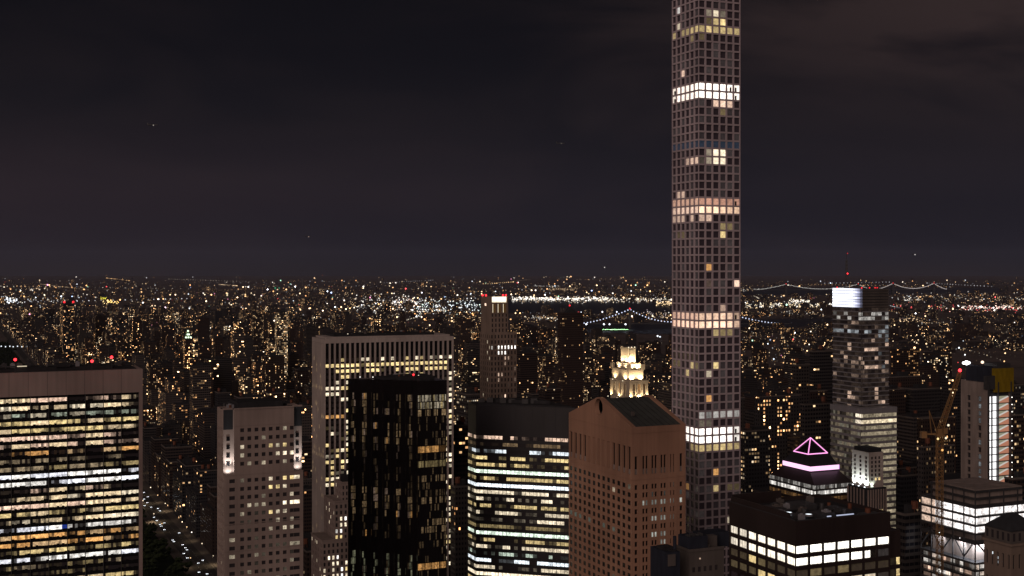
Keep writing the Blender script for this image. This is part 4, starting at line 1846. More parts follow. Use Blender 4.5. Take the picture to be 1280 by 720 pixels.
# ------------------------------------------------------------------ building with the neon pyramid
def pyramid_building():
    Y = 900.0
    t0 = solve(979, 1013, 1048, Y)
    (X, _), ws, wa = t0
    t = thing('pyramid_building', 'dark building with pink neon outlined pyramid roof above a glowing pink band', 'building', (X, Y, 0), GA)
    hero(962, 1066, 546, 640, Y - 15)
    cx, cy = ws / 2, wa / 2
    zb0, zb1 = zpx(589, Y), zpx(583.5, Y)
    mb = MB()
    for fr, L_ in (frames(ws, wa)[0], ws), (frames(ws, wa)[1], wa):
        mb.obox(fr, 0, L_, zb0, zb1, 0.0, .5, k((1.0, .55, .86), 1.5))
    mb.obox(((0, 0, 0), (1, 0, 0), (0, -1, 0)), ws, ws + .5, zb0, zb1, -.0, .5, k((.8, .3, 1.0), 1.2))
    mb.build('pink_band', glow_s, t)
    mb = MB()
    mb.box(0, ws, 0, wa, zb0 - 1.0, zb1)
    # sloping dark roof up to the pyramid
    hw = 8.6
    zt = zpx(568, Y + 8)
    lowp = [(0.3, .3), (ws - .3, .3), (ws - .3, wa - .3), (.3, wa - .3)]
    hip = [(cx - hw - 1, cy - hw - 1), (cx + hw + 1, cy - hw - 1), (cx + hw + 1, cy + hw + 1), (cx - hw - 1, cy + hw + 1)]
    mb.hexa([(*p, zb1) for p in lowp] + [(*p, zt - .3) for p in hip])
    mb.build('sloped_roof', M['roof'], t)
    ap = (cx, cy, zpx(546.5, Y + 22))
    cs = [(cx - hw, cy - hw, zt), (cx + hw, cy - hw, zt), (cx + hw, cy + hw, zt), (cx - hw, cy + hw, zt)]
    for i in range(4):
        mb = MB()
        mb.bar(cs[i], cs[(i + 1) % 4], .42, k((1.0, .36, .76), 1.6 if i in (0, 3) else .3))
        mb.build('neon_tube', GLOW, t)
        mb = MB()
        mb.bar(cs[i], ap, .42, k((1.0, .36, .76), 1.5 if i != 2 else .25))
        mb.build('neon_tube', GLOW, t)
    mb = MB()
    for i in range(4):
        c = Vector(cs[i]).lerp(Vector((cx, cy, zt)), .05)
        d = Vector(cs[(i + 1) % 4]).lerp(Vector((cx, cy, zt)), .05)
        mb.face([c, d, Vector(ap) - Vector((0, 0, .5))], k((.9, .3, .6), .03))
    mb.build('pyramid_glass', M['bronze'], t)
    # body
    (x2, y2), w2, d2 = solve(962, 1018, 1066, Y - 14)
    sx, sy = ungrid(x2 - X, y2 - Y)
    zr = zpx(607, Y - 14)
    mb = MB()
    lo_ = [(sx, sy), (sx + w2, sy), (sx + w2, sy + d2), (sx, sy + d2)]
    up_ = [(-.3, -.3), (ws + .3, -.3), (ws + .3, wa + .3), (-.3, wa + .3)]
    mb.prism(lo_, 0, zr)
    mb.hexa([(*p, zr) for p in lo_] + [(*p, zb0 - 1.0) for p in up_])
    mb.build('body', M['brown'], t)
    rng = random.Random(61)
    f2 = ((sx, sy, 0), (1, 0, 0), (0, -1, 0))
    f2w = ((sx, sy, 0), (0, 1, 0), (-1, 0, 0))
    for r, (y0, amp, sh) in enumerate(((609.5, .22, .5), (616.5, .75, .8), (625, .10, .4), (633.5, .2, .4), (642, .1, .3), (651, .15, .3))):
        z = zpx(y0, Y - 14)
        mb = MB()
        for fr, L_ in ((f2, w2), (f2w, d2)):
            n = 26
            for q in range(n):
                s = amp * rng.uniform(.3, 1.35) if rng.random() < sh else .03
                c = WHITE if r < 2 else AMBER
                mb.obox(fr, L_ * q / n + .1, L_ * (q + 1) / n - .1, z - 1.3, z + 1.3, .0, .06, k(c, s))
        mb.build('window_ribbon', WIN, t)
    for a, fr, e in ((8, f2, 2.2), (17, f2, 1.4)):
        mb = MB()
        mb.sphere(at(fr, a, zpx(630, Y - 14), 1.0), 1.0, k((1.0, .72, .42), e), 8, 5)
        mb.build('wall_lamp', GLOW, t)


glow_s = glow_mat('neon_band_glow', 1.0, True)
pyramid_building()


# ------------------------------------------------------------------ building with one floodlit face
def floodlit_block():
    Y = 850.0
    (X, _), ws, wa = solve(1065, 1086, 1104, Y)
    t = thing('stone_tower', 'narrow dark topped tower with one face floodlit cold white', 'tower', (X, Y, 0), GA)
    hero(1064, 1104, 562, 668, Y)
    H = zpx(566, Y)
    zs_ = zpx(610, Y)
    mb = MB()
    fs, fw = frames(ws, wa)
    cw = 3
    pw = wa / cw
    uw = edges(pw * .32, cw, pw, pw * .36, wa)
    rows = [zpx(573 + 5.3 * r, Y) for r in range(6)]
    zz = zedges(zs_, H, rows, 1.9)
    punched(mb, fw, uw, zz, lambda i, j: i % 2 == 1 and j % 2 == 1, .4)
    us = edges(2, 3, (ws - 3) / 3, 1.7, ws)
    punched(mb, fs, us, zz, lambda i, j: i % 2 == 1 and j % 2 == 1, .4)
    mb.face([(ws, 0, zs_), (ws, wa, zs_), (ws, wa, H), (ws, 0, H)])
    mb.face([(0, wa, zs_), (ws, wa, zs_), (ws, wa, H), (0, wa, H)])
    mb.face([(0, 0, H), (ws, 0, H), (ws, wa, H), (0, wa, H)])
    mb.build('upper_wall', M['marble'], t)
    mb = MB()
    mb.box(1.0, ws - .6, 1.0, wa - 1, H, H + 2.6)
    mb.build('penthouse', M['slate'], t)
    lo = MB()
    x0, x1, y0, y1 = -2.4, ws + 1.5, -1.5, wa + 1.5
    lo.box(x0, x1, y0, y1, 0, zs_)
    lo.build('lower_wall', M['slate'], t)
    for i in range(8):
        mb = MB()
        a = x0 + (x1 - x0 - .9) * i / 7
        mb.box(a, a + .9, y0 - .5, y0 - .002, 0, zs_ - 1)
        mb.build('pier', M['limestone'], t)
    for i in range(1, 7):
        mb = MB()
        a = y0 + (y1 - y0 - .9) * i / 6
        mb.box(x0 - .5, x0 - .002, a, a + .9, 0, zs_ - 1)
        mb.build('pier', M['limestone'], t)
    P = Panes()
    for r, z in enumerate(rows):
        for c in range(cw):
            P.add(fw, uw[1 + 2 * c], uw[2 + 2 * c], z - .95, z + .95, -.35, DARK)
        for c in range(3):
            P.add(fs, us[1 + 2 * c], us[2 + 2 * c], z - .95, z + .95, -.35, k(YEL, .8 if r == 5 and c != 0 else 0.0))
    fl = ((x0, y0 - .001, 0), (1, 0, 0), (0, -1, 0))
    for r in range(9):
        z = zs_ - 6 - 5 * r
        for i in range(7):
            a = (x1 - x0 - .9) * i / 7 + 1.0
            P.add(fl, a, a + (x1 - x0) / 7 - 1.2, z - 1.3, z + 1.3, .05, k(YEL, .5 if (r, i) in ((2, 4), (2, 5)) else 0.0))
    P.emit(t)
    for q in (.15, .5, .85):
        mb = MB()
        mb.box(-1.7, -1.1, wa * q - .4, wa * q + .4, zs_ + .05, zs_ + .5, k(COOL, 3))
        mb.build('floodlight', GLOW, t)
        spot(t, (-2.2, wa * q, zs_ + .8), (0, wa * q, zs_ + 8), 11000, (.84, 1.0, .95), 120)
    mb = MB()
    mb.box(1.6, 3.4, -.5, -.1, zs_ + .6, zs_ + 1.2, k(GREENISH, 2.0))
    mb.build('floodlight', GLOW, t)
    spot(t, (2.5, -1.4, zs_ + .9), (2.5, 0, zs_ + 6), 1800, (.8, 1.0, .85), 110)


floodlit_block()


# ------------------------------------------------------------------ dark building with two rows of blazing windows
def two_row_building():
    Y = 420.0
    (X, _), ws, wa = solve(911.5, 994.5, 1113, Y)
    t = thing('office_building', 'dark brown office block with two rows of blazing white square windows', 'office building', (X, Y, 0), GA)
    hero(911, 1130, 620, 720, Y)
    H = zpx(652, Y)
    fs, fw = frames(ws, wa)
    sp = [682.3 - 0.0, 697.5, 712.5, 727]
    mb = MB()
    ncs, ncw = 7, 7
    ps, pw = ws / ncs, wa / ncw
    us = edges(ps * .06, ncs, ps, ps * .86, ws)
    uw = edges(pw * .06, ncw, pw, pw * .84, wa)
    pit = 4.05
    rows = [zpx(688, Y) - pit * r for r in range(12)]
    hh = 1.28
    zs = zedges(0, H, rows, hh * 2)
    punched(mb, fs, us, zs, lambda i, j: i % 2 == 1 and j % 2 == 1, .5)
    punched(mb, fw, uw, zs, lambda i, j: i % 2 == 1 and j % 2 == 1, .5)
    mb.face([(ws, 0, 0), (ws, wa, 0), (ws, wa, H), (ws, 0, H)])
    mb.face([(0, wa, 0), (ws, wa, 0), (ws, wa, H), (0, wa, H)])
    mb.build('wall', M['brown'], t)
    mb = MB()
    mb.box(.6, ws - .6, .6, wa - .6, H - 1.6, H - 1.3)
    mb.build('roof', M['roof'], t)
    for fr, L_ in ((fs, ws), (fw, wa)):
        mb = MB()
        mb.obox(fr, 0, L_, H, H + .25, -.58, .0)
        mb.build('coping', M['steel'], t)
    # raised parapet and plant on the avenue side
    mb = MB()
    zp = zpx(619, Y + 34)
    mb.box(.4, .9, wa * .10, wa - .5, H - 1.3, zp - .6)
    mb.box(.9, ws * .55, wa - 1.2, wa - .5, H - 1.3, zp)
    mb.build('screen_wall', M['brown'], t)
    mb = MB()
    for (x_, y_, w_, d_, h_) in ((5, 8, 6, 5, 1.2), (14, 6, 7, 6, 1.6), (5, 20, 6, 8, 1.5), (15, 20, 9, 8, 2.0), (27, 10, 5, 10, 1.0)):
        mb.box(x_, x_ + w_, y_, y_ + d_, H - 1.3, H - 1.3 + h_)
    mb.build('roof_plant', M['steel'], t)
    roof_clutter(t, 1.5, ws - 2, 1.5, wa - 2, H - 1.3, 15, 22, False, 0)
    # fans over lit shafts on the roof
    for x_, y_, r_ in ((3.4, 30, 1.5), (3.2, 13, 1.6), (5.2, 11, 1.5), (9.5, 5.5, 1.4)):
        mb = MB()
        for q in range(14):
            a = 2 * math.pi * q / 14
            b = 2 * math.pi * (q + 1) / 14
            mb.hexa([(x_ + r_ * math.cos(a), y_ + r_ * math.sin(a), H + .2), (x_ + r_ * math.cos(b), y_ + r_ * math.sin(b), H + .2),
                     (x_ + .8 * r_ * math.cos(b), y_ + .8 * r_ * math.sin(b), H + .2), (x_ + .8 * r_ * math.cos(a), y_ + .8 * r_ * math.sin(a), H + .2),
                     (x_ + r_ * math.cos(a), y_ + r_ * math.sin(a), H + .8), (x_ + r_ * math.cos(b), y_ + r_ * math.sin(b), H + .8),
                     (x_ + .8 * r_ * math.cos(b), y_ + .8 * r_ * math.sin(b), H + .8), (x_ + .8 * r_ * math.cos(a), y_ + .8 * r_ * math.sin(a), H + .8)])
        fan = mb.build('fan_cowl', M['silver'], t)
        mb = MB()
        mb.prism([(x_ + .78 * r_ * math.cos(2 * math.pi * q / 14), y_ + .78 * r_ * math.sin(2 * math.pi * q / 14)) for q in range(14)], H + .4, H + .7, k(COOL, 1.6))
        mb.build('shaft_light', GLOW, fan)
    for (x0, x1) in ((ws * .5, ws * .68), (ws * .40, ws * .44)):
        mb = MB()
        mb.box(x0, x1, 3.6, 4.0, H - .4, H - .1, k((.7, .75, 1.0), .7))
        mb.build('strip_light', GLOW, t)
    P = Panes()
    rng = random.Random(71)
    for r, z in enumerate(rows):
        for fr, e, n in ((fs, us, ncs), (fw, uw, ncw)):
            for c in range(n):
                s, base = 0.0, WHITE
                if r in (0, 1):
                    s = 2.2 if fr is fs else (1.5 if c < 5 else .8)
                    base = (1.0, .94, .82) if fr is fs else (1.0, .88, .70)
                    if fr is fs and r == 1 and c >= 5:
                        s = 1.6 if c == 5 else 0.02
                elif r == 2:
                    s, base = (.12 if c in (1, 3) else 0.02, YEL) if fr is fs else (.8 if c == 4 else (.1 if c == 3 else .03), YEL)
                elif r == 3:
                    s, base = (.6 if c in (4, 5) else .02, CREAM) if fr is fs else (.7 if c in (2, 3) else .05, YEL)
                else:
                    s, base = (rng.choice((0, 0, .1, .6)), YEL)
                a0, a1 = e[1 + 2 * c], e[2 + 2 * c]
                if r == 1 and fr is fs and c == 5:
                    a1 = a0 + (a1 - a0) * .55
                cols = [k(base, s * rng.uniform(.8, 1.15)) for _ in range(3)]
                P.add(fr, a0 + .03, a1 - .03, z - hh + .03, z + hh - .03, -.45, cols, 1)
    P.emit(t, mat=WINS)
    # window mullions: thin bars in each lit opening
    mb = MB()
    for r in (0, 1):
        z = rows[r]
        for fr, e, n in ((fs, us, ncs), (fw, uw, ncw)):
            for c in range(n):
                a0, a1 = e[1 + 2 * c], e[2 + 2 * c]
                for q in (1, 2):
                    a = a0 + (a1 - a0) * q / 3
                    mb.obox(fr, a - .035, a + .035, z - hh, z + hh, -.44, -.38)
    mb.build('mullion', M['steel'], t)
    # lower wing to the east
    (x3, y3), w3, d3 = solve(1060, 1113.5, 1131, Y + 20)
    mb = MB()
    mb.box(ws + .02, ws + 5.5, 1.2, 24, 0, zpx(662, 440))
    mb.build('side_wing', M['brown'], t)
    mb = MB()
    f3 = ((ws + .02, 1.2, 0), (1, 0, 0), (0, -1, 0))
    for r in range(4):
        z = zpx(700, 440) - 4 * r
        mb.obox(f3, 3.6, 5.0, z - 1.2, z + 1.2, 0, .06, k(YEL, .7))
        mb.obox(f3, .6, 2.9, z - 1.2, z + 1.2, 0, .06, k(YEL, .5 if r == 2 else 0.01))
    mb.build('wing_window', WIN, t)


two_row_building()


# ------------------------------------------------------------------ dark rooftops in front of the grid tower
def rooftop_building():
    Y = 400.0
    (X, _), ws, wa = solve(845, 862, 905, Y)
    t = thing('rooftop_building', 'unlit brown building with bulky black rooftop plant house', 'building', (X, Y, 0), GA)
    hero(845, 910, 667, 720, Y)
    H = zpx(690, Y)
    mb = MB()
    mb.box(0, ws, 0, wa, 0, H)
    mb.build('wall', M['grey'], t)
    mb = MB()
    mb.box(.3, ws * .60, 1.5, wa * .9, H, zpx(669, Y + 5))
    mb.build('plant_house', M['navy'], t)
    mb = MB()
    mb.box(ws * .66, ws - .3, 3.5, wa * .9, H, zpx(672, Y + 5))
    mb.build('stair_house', M['grey'], t)
    mb = MB()
    mb.box(ws * .68, ws + 6, 6, 12, H - 1, zpx(668.5, Y + 8))
    mb.build('tank_house', M['navy'], t)
    mb = MB()
    zt = zpx(669, Y + 5)
    for i in range(4):
        mb.box(1 + i * 1.5, 2 + i * 1.5, 2.2, 4.2, zt, zt + .4 + .2 * (i % 2))
    mb.bar((1.2, 2.0, zt), (1.2, 2.0, zt + 1.4), .06)
    mb.build('roof_vent', M['steel'], t)
    for fr, L_ in ((frames(ws, wa)[0], ws), (frames(ws, wa)[1], wa)):
        mb = MB()
        mb.obox(fr, 0, L_, H - .1, H + .8, .002, .25)
        mb.build('parapet', M['grey'], t)
    mb = MB()
    mb.obox(frames(ws, wa)[0], 3.6, 4.0, H - 2.6, H - 2.2, 0, .3, k(PEACH, .5))
    mb.build('wall_lamp', GLOW, t)
    P = Panes()
    for r in range(4):
        for c in range(5):
            P.add(frames(ws, wa)[0], 1.0 + c * 2.1, 2.0 + c * 2.1, H - 6.6 - 3.6 * r, H - 5 - 3.6 * r, .03, DARK)
    P.emit(t)
    roof_clutter(t, .5, ws - .5, .5, 6, H, 16, 4, False, 0)
    # neighbour, lower
    (X2, Y2), w2, d2 = solve(813, 834, 850, 392)
    t2 = thing('rooftop_building', 'low black roof with pale hatch tucked beside the pink granite tower', 'building', (X2, Y2, 0), GA)
    hero(813, 850, 688, 720, 392)
    H2 = zpx(691, 392)
    mb = MB()
    mb.box(0, w2, 0, d2, 0, H2)
    mb.build('wall', M['navy'], t2)
    mb = MB()
    mb.box(.5, w2 * .95, 2.6, d2 * .7, H2, H2 + .9)
    mb.box(w2 * .4, w2 * .8, .8, 2.4, H2, H2 + .45)
    mb.build('roof_plant', M['roof'], t2)
    mb = MB()
    mb.box(.2, 2.8, -.4, -.01, H2 - 4.2, H2 - .6)
    mb.build('louvre_panel', M['grey'], t2)
    mb = MB()
    mb.bar((w2 * .85, 2, H2), (w2 * .85, 2, H2 + 4.5), .55, sides=8)
    mb.build('vent_stack', M['navy'], t2)


rooftop_building()


# ------------------------------------------------------------------ building site: steel frame, tower, crane
def steel_frame():
    Y = 560.0
    (X, _), ws, wa = solve(1150, 1219, 1246, Y)
    t = thing('steel_frame_building', 'unfinished steel frame building with floors flooded by white work lights', 'construction site', (X, Y, 0), GA)
    hero(1150, 1232, 606, 720, Y)
    ws = 34.0
    ytops = [612, 621, 630, 641.5, 652.5, 663, 675, 700, 709, 718, 727, 736]
    fs, fw = frames(ws, wa)
    rng = random.Random(81)
    for i, py in enumerate(ytops):
        z = zpx(py + 4, Y)
        inset = 3.0 if i < 2 else 0.0
        mb = MB()
        mb.box(inset, ws - inset, inset, wa - inset, z - .35, z)
        mb.build('floor_slab', M['steel'], t)
        mb = MB()
        mb.obox(fs, inset, ws - inset, z - .9, z - .36, -inset - .5, -inset)
        mb.obox(fw, inset, wa - inset, z - .9, z - .36, -inset - .5, -inset)
        mb.build('edge_beam', M['steel'], t)
    # glowing panels that stand in for the work-lit floors
    for i in (2, 3, 4):
        z1 = zpx(ytops[i] + 4, Y) - .9
        z0 = zpx(ytops[i + 1] + 4, Y) + .02
        for fr, L_, n in ((fs, ws, 6), (fw, wa, 8)):
            mb = MB()
            for q in range(n):
                s = rng.uniform(.85, 1.3) * (1.0 if fr is fw else .85)
                if fr is fw and q > 4:
                    s *= .55
                c = (1.0, .93, .90) if not (fr is fw and q > 5) else (1.0, .72, .55)
                mb.obox(fr, L_ * q / n, L_ * (q + 1) / n, z0, z1, -1.2, -1.1, k(c, s))
            mb.build('lit_floor_panel', WIN, t)
    for i in (7, 8, 9, 10):
        z1 = zpx(ytops[i] + 4, Y) - .9
        z0 = zpx(ytops[i + 1] + 4, Y) + .02
        for fr, L_, n in ((fs, ws, 7), (fw, wa, 12)):
            mb = MB()
            for q in range(n):
                s = rng.choice((.03, .1, .25, .5, .8))
                c = rng.choice(((1.0, .93, .85), (1.0, .65, .48), (1.0, .8, .66)))
                mb.obox(fr, L_ * q / n + .1, L_ * (q + 1) / n - .1, z0, z1, -2.2, -2.1, k(c, s))
            mb.build('lit_bay', WIN, t)
    # columns
    zt = zpx(612, Y)
    for i in range(5):
        mb = MB()
        a = (ws - .6) * i / 4
        mb.obox(fs, a, a + .4, 0, zt - 1, -.4, .05)
        mb.build('column', M['steel'], t)
    for i in range(1, 6):
        mb = MB()
        a = (wa - .6) * i / 5
        mb.obox(fw, a, a + .4, 0, zt - 1, -.4, .05)
        mb.build('column', M['steel'], t)
    # transfer storey: braces, white back wall, work lamp
    zA, zB = zpx(700, Y) + .1, zpx(676, Y)
    for i in range(4):
        a0 = (ws - .6) * i / 4 + .3
        a1 = (ws - .6) * (i + 1) / 4 + .3
        mb = MB()
        p, q = (a0, a1) if i % 2 else (a1, a0)
        mb.bar(at(fs, p, zA, -.3), at(fs, q, zB, -.3), .36)
        mb.build('brace', M['steel'], t)
    for i in range(5):
        a0 = (wa - .6) * i / 5 + .3
        a1 = (wa - .6) * (i + 1) / 5 + .3
        mb = MB()
        p, q = (a0, a1) if i % 2 else (a1, a0)
        mb.bar(at(fw, p, zA, -.3), at(fw, q, zB, -.3), .36)
        mb.build('brace', M['steel'], t)
    mb = MB()
    mb.box(4, ws - 2, 4, wa - 4, zA - 3, zpx(606, Y + 20))
    mb.build('core_wall', M['rawconc'], t)

    def work(p, e, r=.5, s=8):
        mb = MB()
        mb.sphere(p, r, k((.95, .98, 1.0), s), 8, 5)
        mb.build('work_lamp', GLOW, t)
        spot(t, (p[0], p[1], p[2] - r - .5), (p[0] + 4, p[1] + 4, p[2] - 7), e * 1.6, (.93, .96, 1.0), 150, .3)
    work(at(fw, 1.5, zB - 1.5, -1.6), 5200, .9, 10)
    work(at(fw, 11, zB - 1.5, -1.6), 1800)
    work(at(fw, 24, zB - 1.5, -1.6), 1000)
    work(at(fs, 8, zB - 1.5, -1.6), 2600)
    mb = MB()
    mb.box(3.4, ws - 3, 3.4, wa * .6, zpx(616, Y) + .05, zpx(616, Y) + .5)
    mb.build('deck_formwork', M['rawconc'], t)


steel_frame()


def concrete_tower():
    Y = 720.0
    (X, _), ws, wa = solve(1201, 1234.5, 1263, Y)
    t = thing('concrete_tower', 'concrete tower under construction with a lit hoist shaft and yellow net at the top', 'construction site', (X, Y, 0), GA)
    hero(1201, 1268, 455, 640, Y)
    H = zpx(478, Y)
    fs, fw = frames(ws, wa)
    fh = 9.12 / F * Y
    rows = [zpx(500 + 9.12 * r, Y) for r in range(26)]
    mb = MB()
    cw = 5
    pw = wa / cw
    uw = edges(pw * .18, cw, pw, pw * .62, wa)
    zs = zedges(0, H, [z for z in rows if z > 4], 2.9)
    punched(mb, fw, uw, zs, lambda i, j: i % 2 == 1 and j % 2 == 1 and i in (3, 7), .9)
    mb.face([(ws, 0, 0), (ws, wa, 0), (ws, wa, H), (ws, 0, H)])
    mb.face([(0, wa, 0), (ws, wa, 0), (ws, wa, H), (0, wa, H)])
    mb.face([(0, 0, H), (ws, 0, H), (ws, wa, H), (0, wa, H)])
    mb.build('wall', M['rawconc'], t)
    mb = MB()
    mb.box(1.2, ws - .3, 1.2, wa - 1.2, 0, H - .2)
    mb.build('core', M['slate'], t)
    # south side: open floors, lit
    for r, z in enumerate(rows):
        if z < 60:
            continue
        mb = MB()
        mb.box(0.02, ws - .02, -1.4, 1.1, z - fh / 2 - .25, z - fh / 2)
        mb.build('floor_slab', M['steel'], t)
        rng = random.Random(100 + r)
        wsplit = ws * .40
        mb = MB()
        mb.obox(fs, .1, wsplit * .42, z - fh / 2 + .05, z + fh / 2 - .3, -.5, -.4, k((1, .98, .98), rng.uniform(1.6, 2.2)))
        mb.obox(fs, wsplit * .42, wsplit * .62, z - fh / 2 + .05, z + fh / 2 - 1.2, -.5, -.4, k((1, .98, .98), .08))
        mb.obox(fs, wsplit * .62, wsplit, z - fh / 2 + .05, z + fh / 2 - .3, -.5, -.4, k((1, .98, .98), rng.uniform(1.2, 1.7)))
        mb.build('lit_landing', GLOW, t)
        # diagonal stair flights behind, their lighting put in as glow
        zb, zt = z - fh / 2 + .05, z + fh / 2 - .3
        x0, x1 = wsplit + .5, ws - .8
        xm = (x0 + x1) / 2
        mb = MB()
        mb.face([at(fs, x0, zb, -.45), at(fs, x1, zb, -.45), at(fs, x1, zt - .6, -.45)], k((1., .42, .26), .42))
        mb.face([at(fs, x0, zb, -.45), at(fs, x1, zt - .6, -.45), at(fs, x1 - 1.0, zt, -.45), at(fs, x0, zb + 1.0, -.45)], k((1., .94, .86), .55))
        mb.face([at(fs, x0, zb + 1.0, -.45), at(fs, x1 - 1.0, zt, -.45), at(fs, x0, zt, -.45)], k((.75, .72, .50), .36))
        o = mb.build('stair_flight', GLOW, t)
    for a in (-.05, ws * .40 + .1, ws - .5):
        mb = MB()
        mb.obox(fs, a, a + .35, 40, H, .0, 1.3)
        mb.build('hoist_mast', M['steel'], t)
    for r in range(0, 20):
        z = rows[r]
        mb = MB()
        mb.sphere(at(fs, ws - .3, z + 1.0, 1.5), .28, k(WHITE, 3), 6, 4)
        mb.build('work_lamp', GLOW, t)
    mb = MB()
    mb.box(-.4, ws * .35, 2, wa * .78, H, zpx(457, Y + 10))
    mb.build('safety_net', M['navy'], t)
    mb = MB()
    mb.box(ws * .30, ws + 2, -.6, 11, zpx(491, Y), zpx(461, Y))
    o = mb.build('safety_net', M['yellow'], t)
    o['label'] = 'yellow safety net'
    mb = MB()
    mb.box(ws * .4, ws, 0, 10, zpx(461, Y), zpx(455, Y))
    mb.box(-1, ws * .3, -.5, 2, zpx(487, Y), zpx(470, Y))
    mb.build('formwork', M['steel'], t)
    mb = MB()
    z = zpx(461, Y) + 9
    mb.bar(at(fs, 0, zpx(455, Y + 16), -18), at(fs, 13, zpx(454, Y + 16), -18), .15)
    mb.build('jib', M['steel'], t)
    for a, r_, s in ((-1.5, .9, 3.0), (0.6, 1.3, 5.0), (2.4, .9, 3.0), (12.8, .9, 2.0)):
        mb = MB()
        mb.sphere(at(fs, a, zpx(453.5, Y + 16), -17), r_, k((.97, .98, 1.0) if a < 10 else PEACH, s), 8, 5)
        mb.build('work_lamp', GLOW, t)
    P = Panes()
    rng = random.Random(9)
    for r, z in enumerate(rows):
        if z < 60:
            continue
        for c in range(cw):
            if c not in (1, 3):
                continue
            s = .0 if c != 1 else rng.choice((0, .05, .1))
            P.add(fw, uw[1 + 2 * c], uw[2 + 2 * c], z - 1.25, z + 1.25, -.8, k(COOL, s))
    P.emit(t)


concrete_tower()


def tower_crane():
    Y = 545.0
    X = pxX(1174.5, Y)
    t = thing('tower_crane', 'orange lattice tower crane with raised jib and red tip light at the building site', 'crane', (X, Y, 0), 0)
    hero(1168, 1204, 463, 700, Y)
    zt = zpx(545, Y)
    hw = 1.15

    def lattice(p0, p1, hw0, hw1, n, up):
        mb = MB()
        p0, p1 = Vector(p0), Vector(p1)
        d = (p1 - p0).normalized()
        a = d.cross(Vector(up)).normalized()
        b = a.cross(d).normalized()

        def cr(f, i):
            h = hw0 + (hw1 - hw0) * f
            s = ((-1, -1), (1, -1), (1, 1), (-1, 1))[i]
            return p0.lerp(p1, f) + a * s[0] * h + b * s[1] * h
        for i in range(4):
            mb.bar(cr(0, i), cr(1, i), .16)
        for q in range(n):
            f0, f1 = q / n, (q + 1) / n
            for i in range(4):
                j = (i + 1) % 4
                mb.bar(cr(f0, i), cr(f1, j), .10)
                mb.bar(cr(f1, i), cr(f1, j), .10)
        return mb
    lattice((0, 0, 0), (0, 0, zt), hw, hw, 75, (0, 1, 0)).build('mast', M['crane'], t)
    mb = MB()
    mb.box(-1.9, 1.9, -1.9, 1.9, zt, zt + 1.2)
    mb.box(-1.2, 1.2, -1.2, 1.2, zt + 1.2, zt + 3.2)
    mb.build('slewing_unit', M['crane'], t)
    mb = MB()
    mb.box(.8, 2.6, -2.6, -.9, zt + 1.2, zt + 3.6)
    mb.build('cab', M['crane'], t)
    tip = (pxX(1202, Y) - X, 2.0, zpx(466, Y))
    lattice((0.4, 0, zt + 3), tip, 1.0, .6, 16, (0, 1, 0)).build('jib', M['crane'], t)
    mb = MB()
    mb.box(-7.5, -1.9, -.8, .8, zt + .6, zt + 1.2)
    mb.box(-8.2, -5.8, -1.3, 1.3, zt - .8, zt + 2.0)
    mb.build('counterweight', M['crane'], t)
    mb = MB()
    mb.bar((-3.5, 0, zt + 1.2), (-4.5, 0, zt + 11), .18)
    mb.bar((-1.0, 0, zt + 1.2), (-4.5, 0, zt + 11), .18)
    mb.build('a_frame', M['crane'], t)
    mb = MB()
    mb.bar((-4.5, 0, zt + 11), tip, .05)
    mb.build('stay_cable', M['steel'], t)
    beacon(t, (tip[0], tip[1], tip[2] + .9), .75, 0, RED, 5.0)
    for px, py, c in ((1184, 531, CREAM), (1171, 548, YEL), (1181, 547, CREAM), (1176.5, 562, AMBER)):
        beacon(t, (pxX(px, Y) - X, -1.5, zpx(py, Y)), .5, 0, c, 1.3, 'work_lamp')


tower_crane()


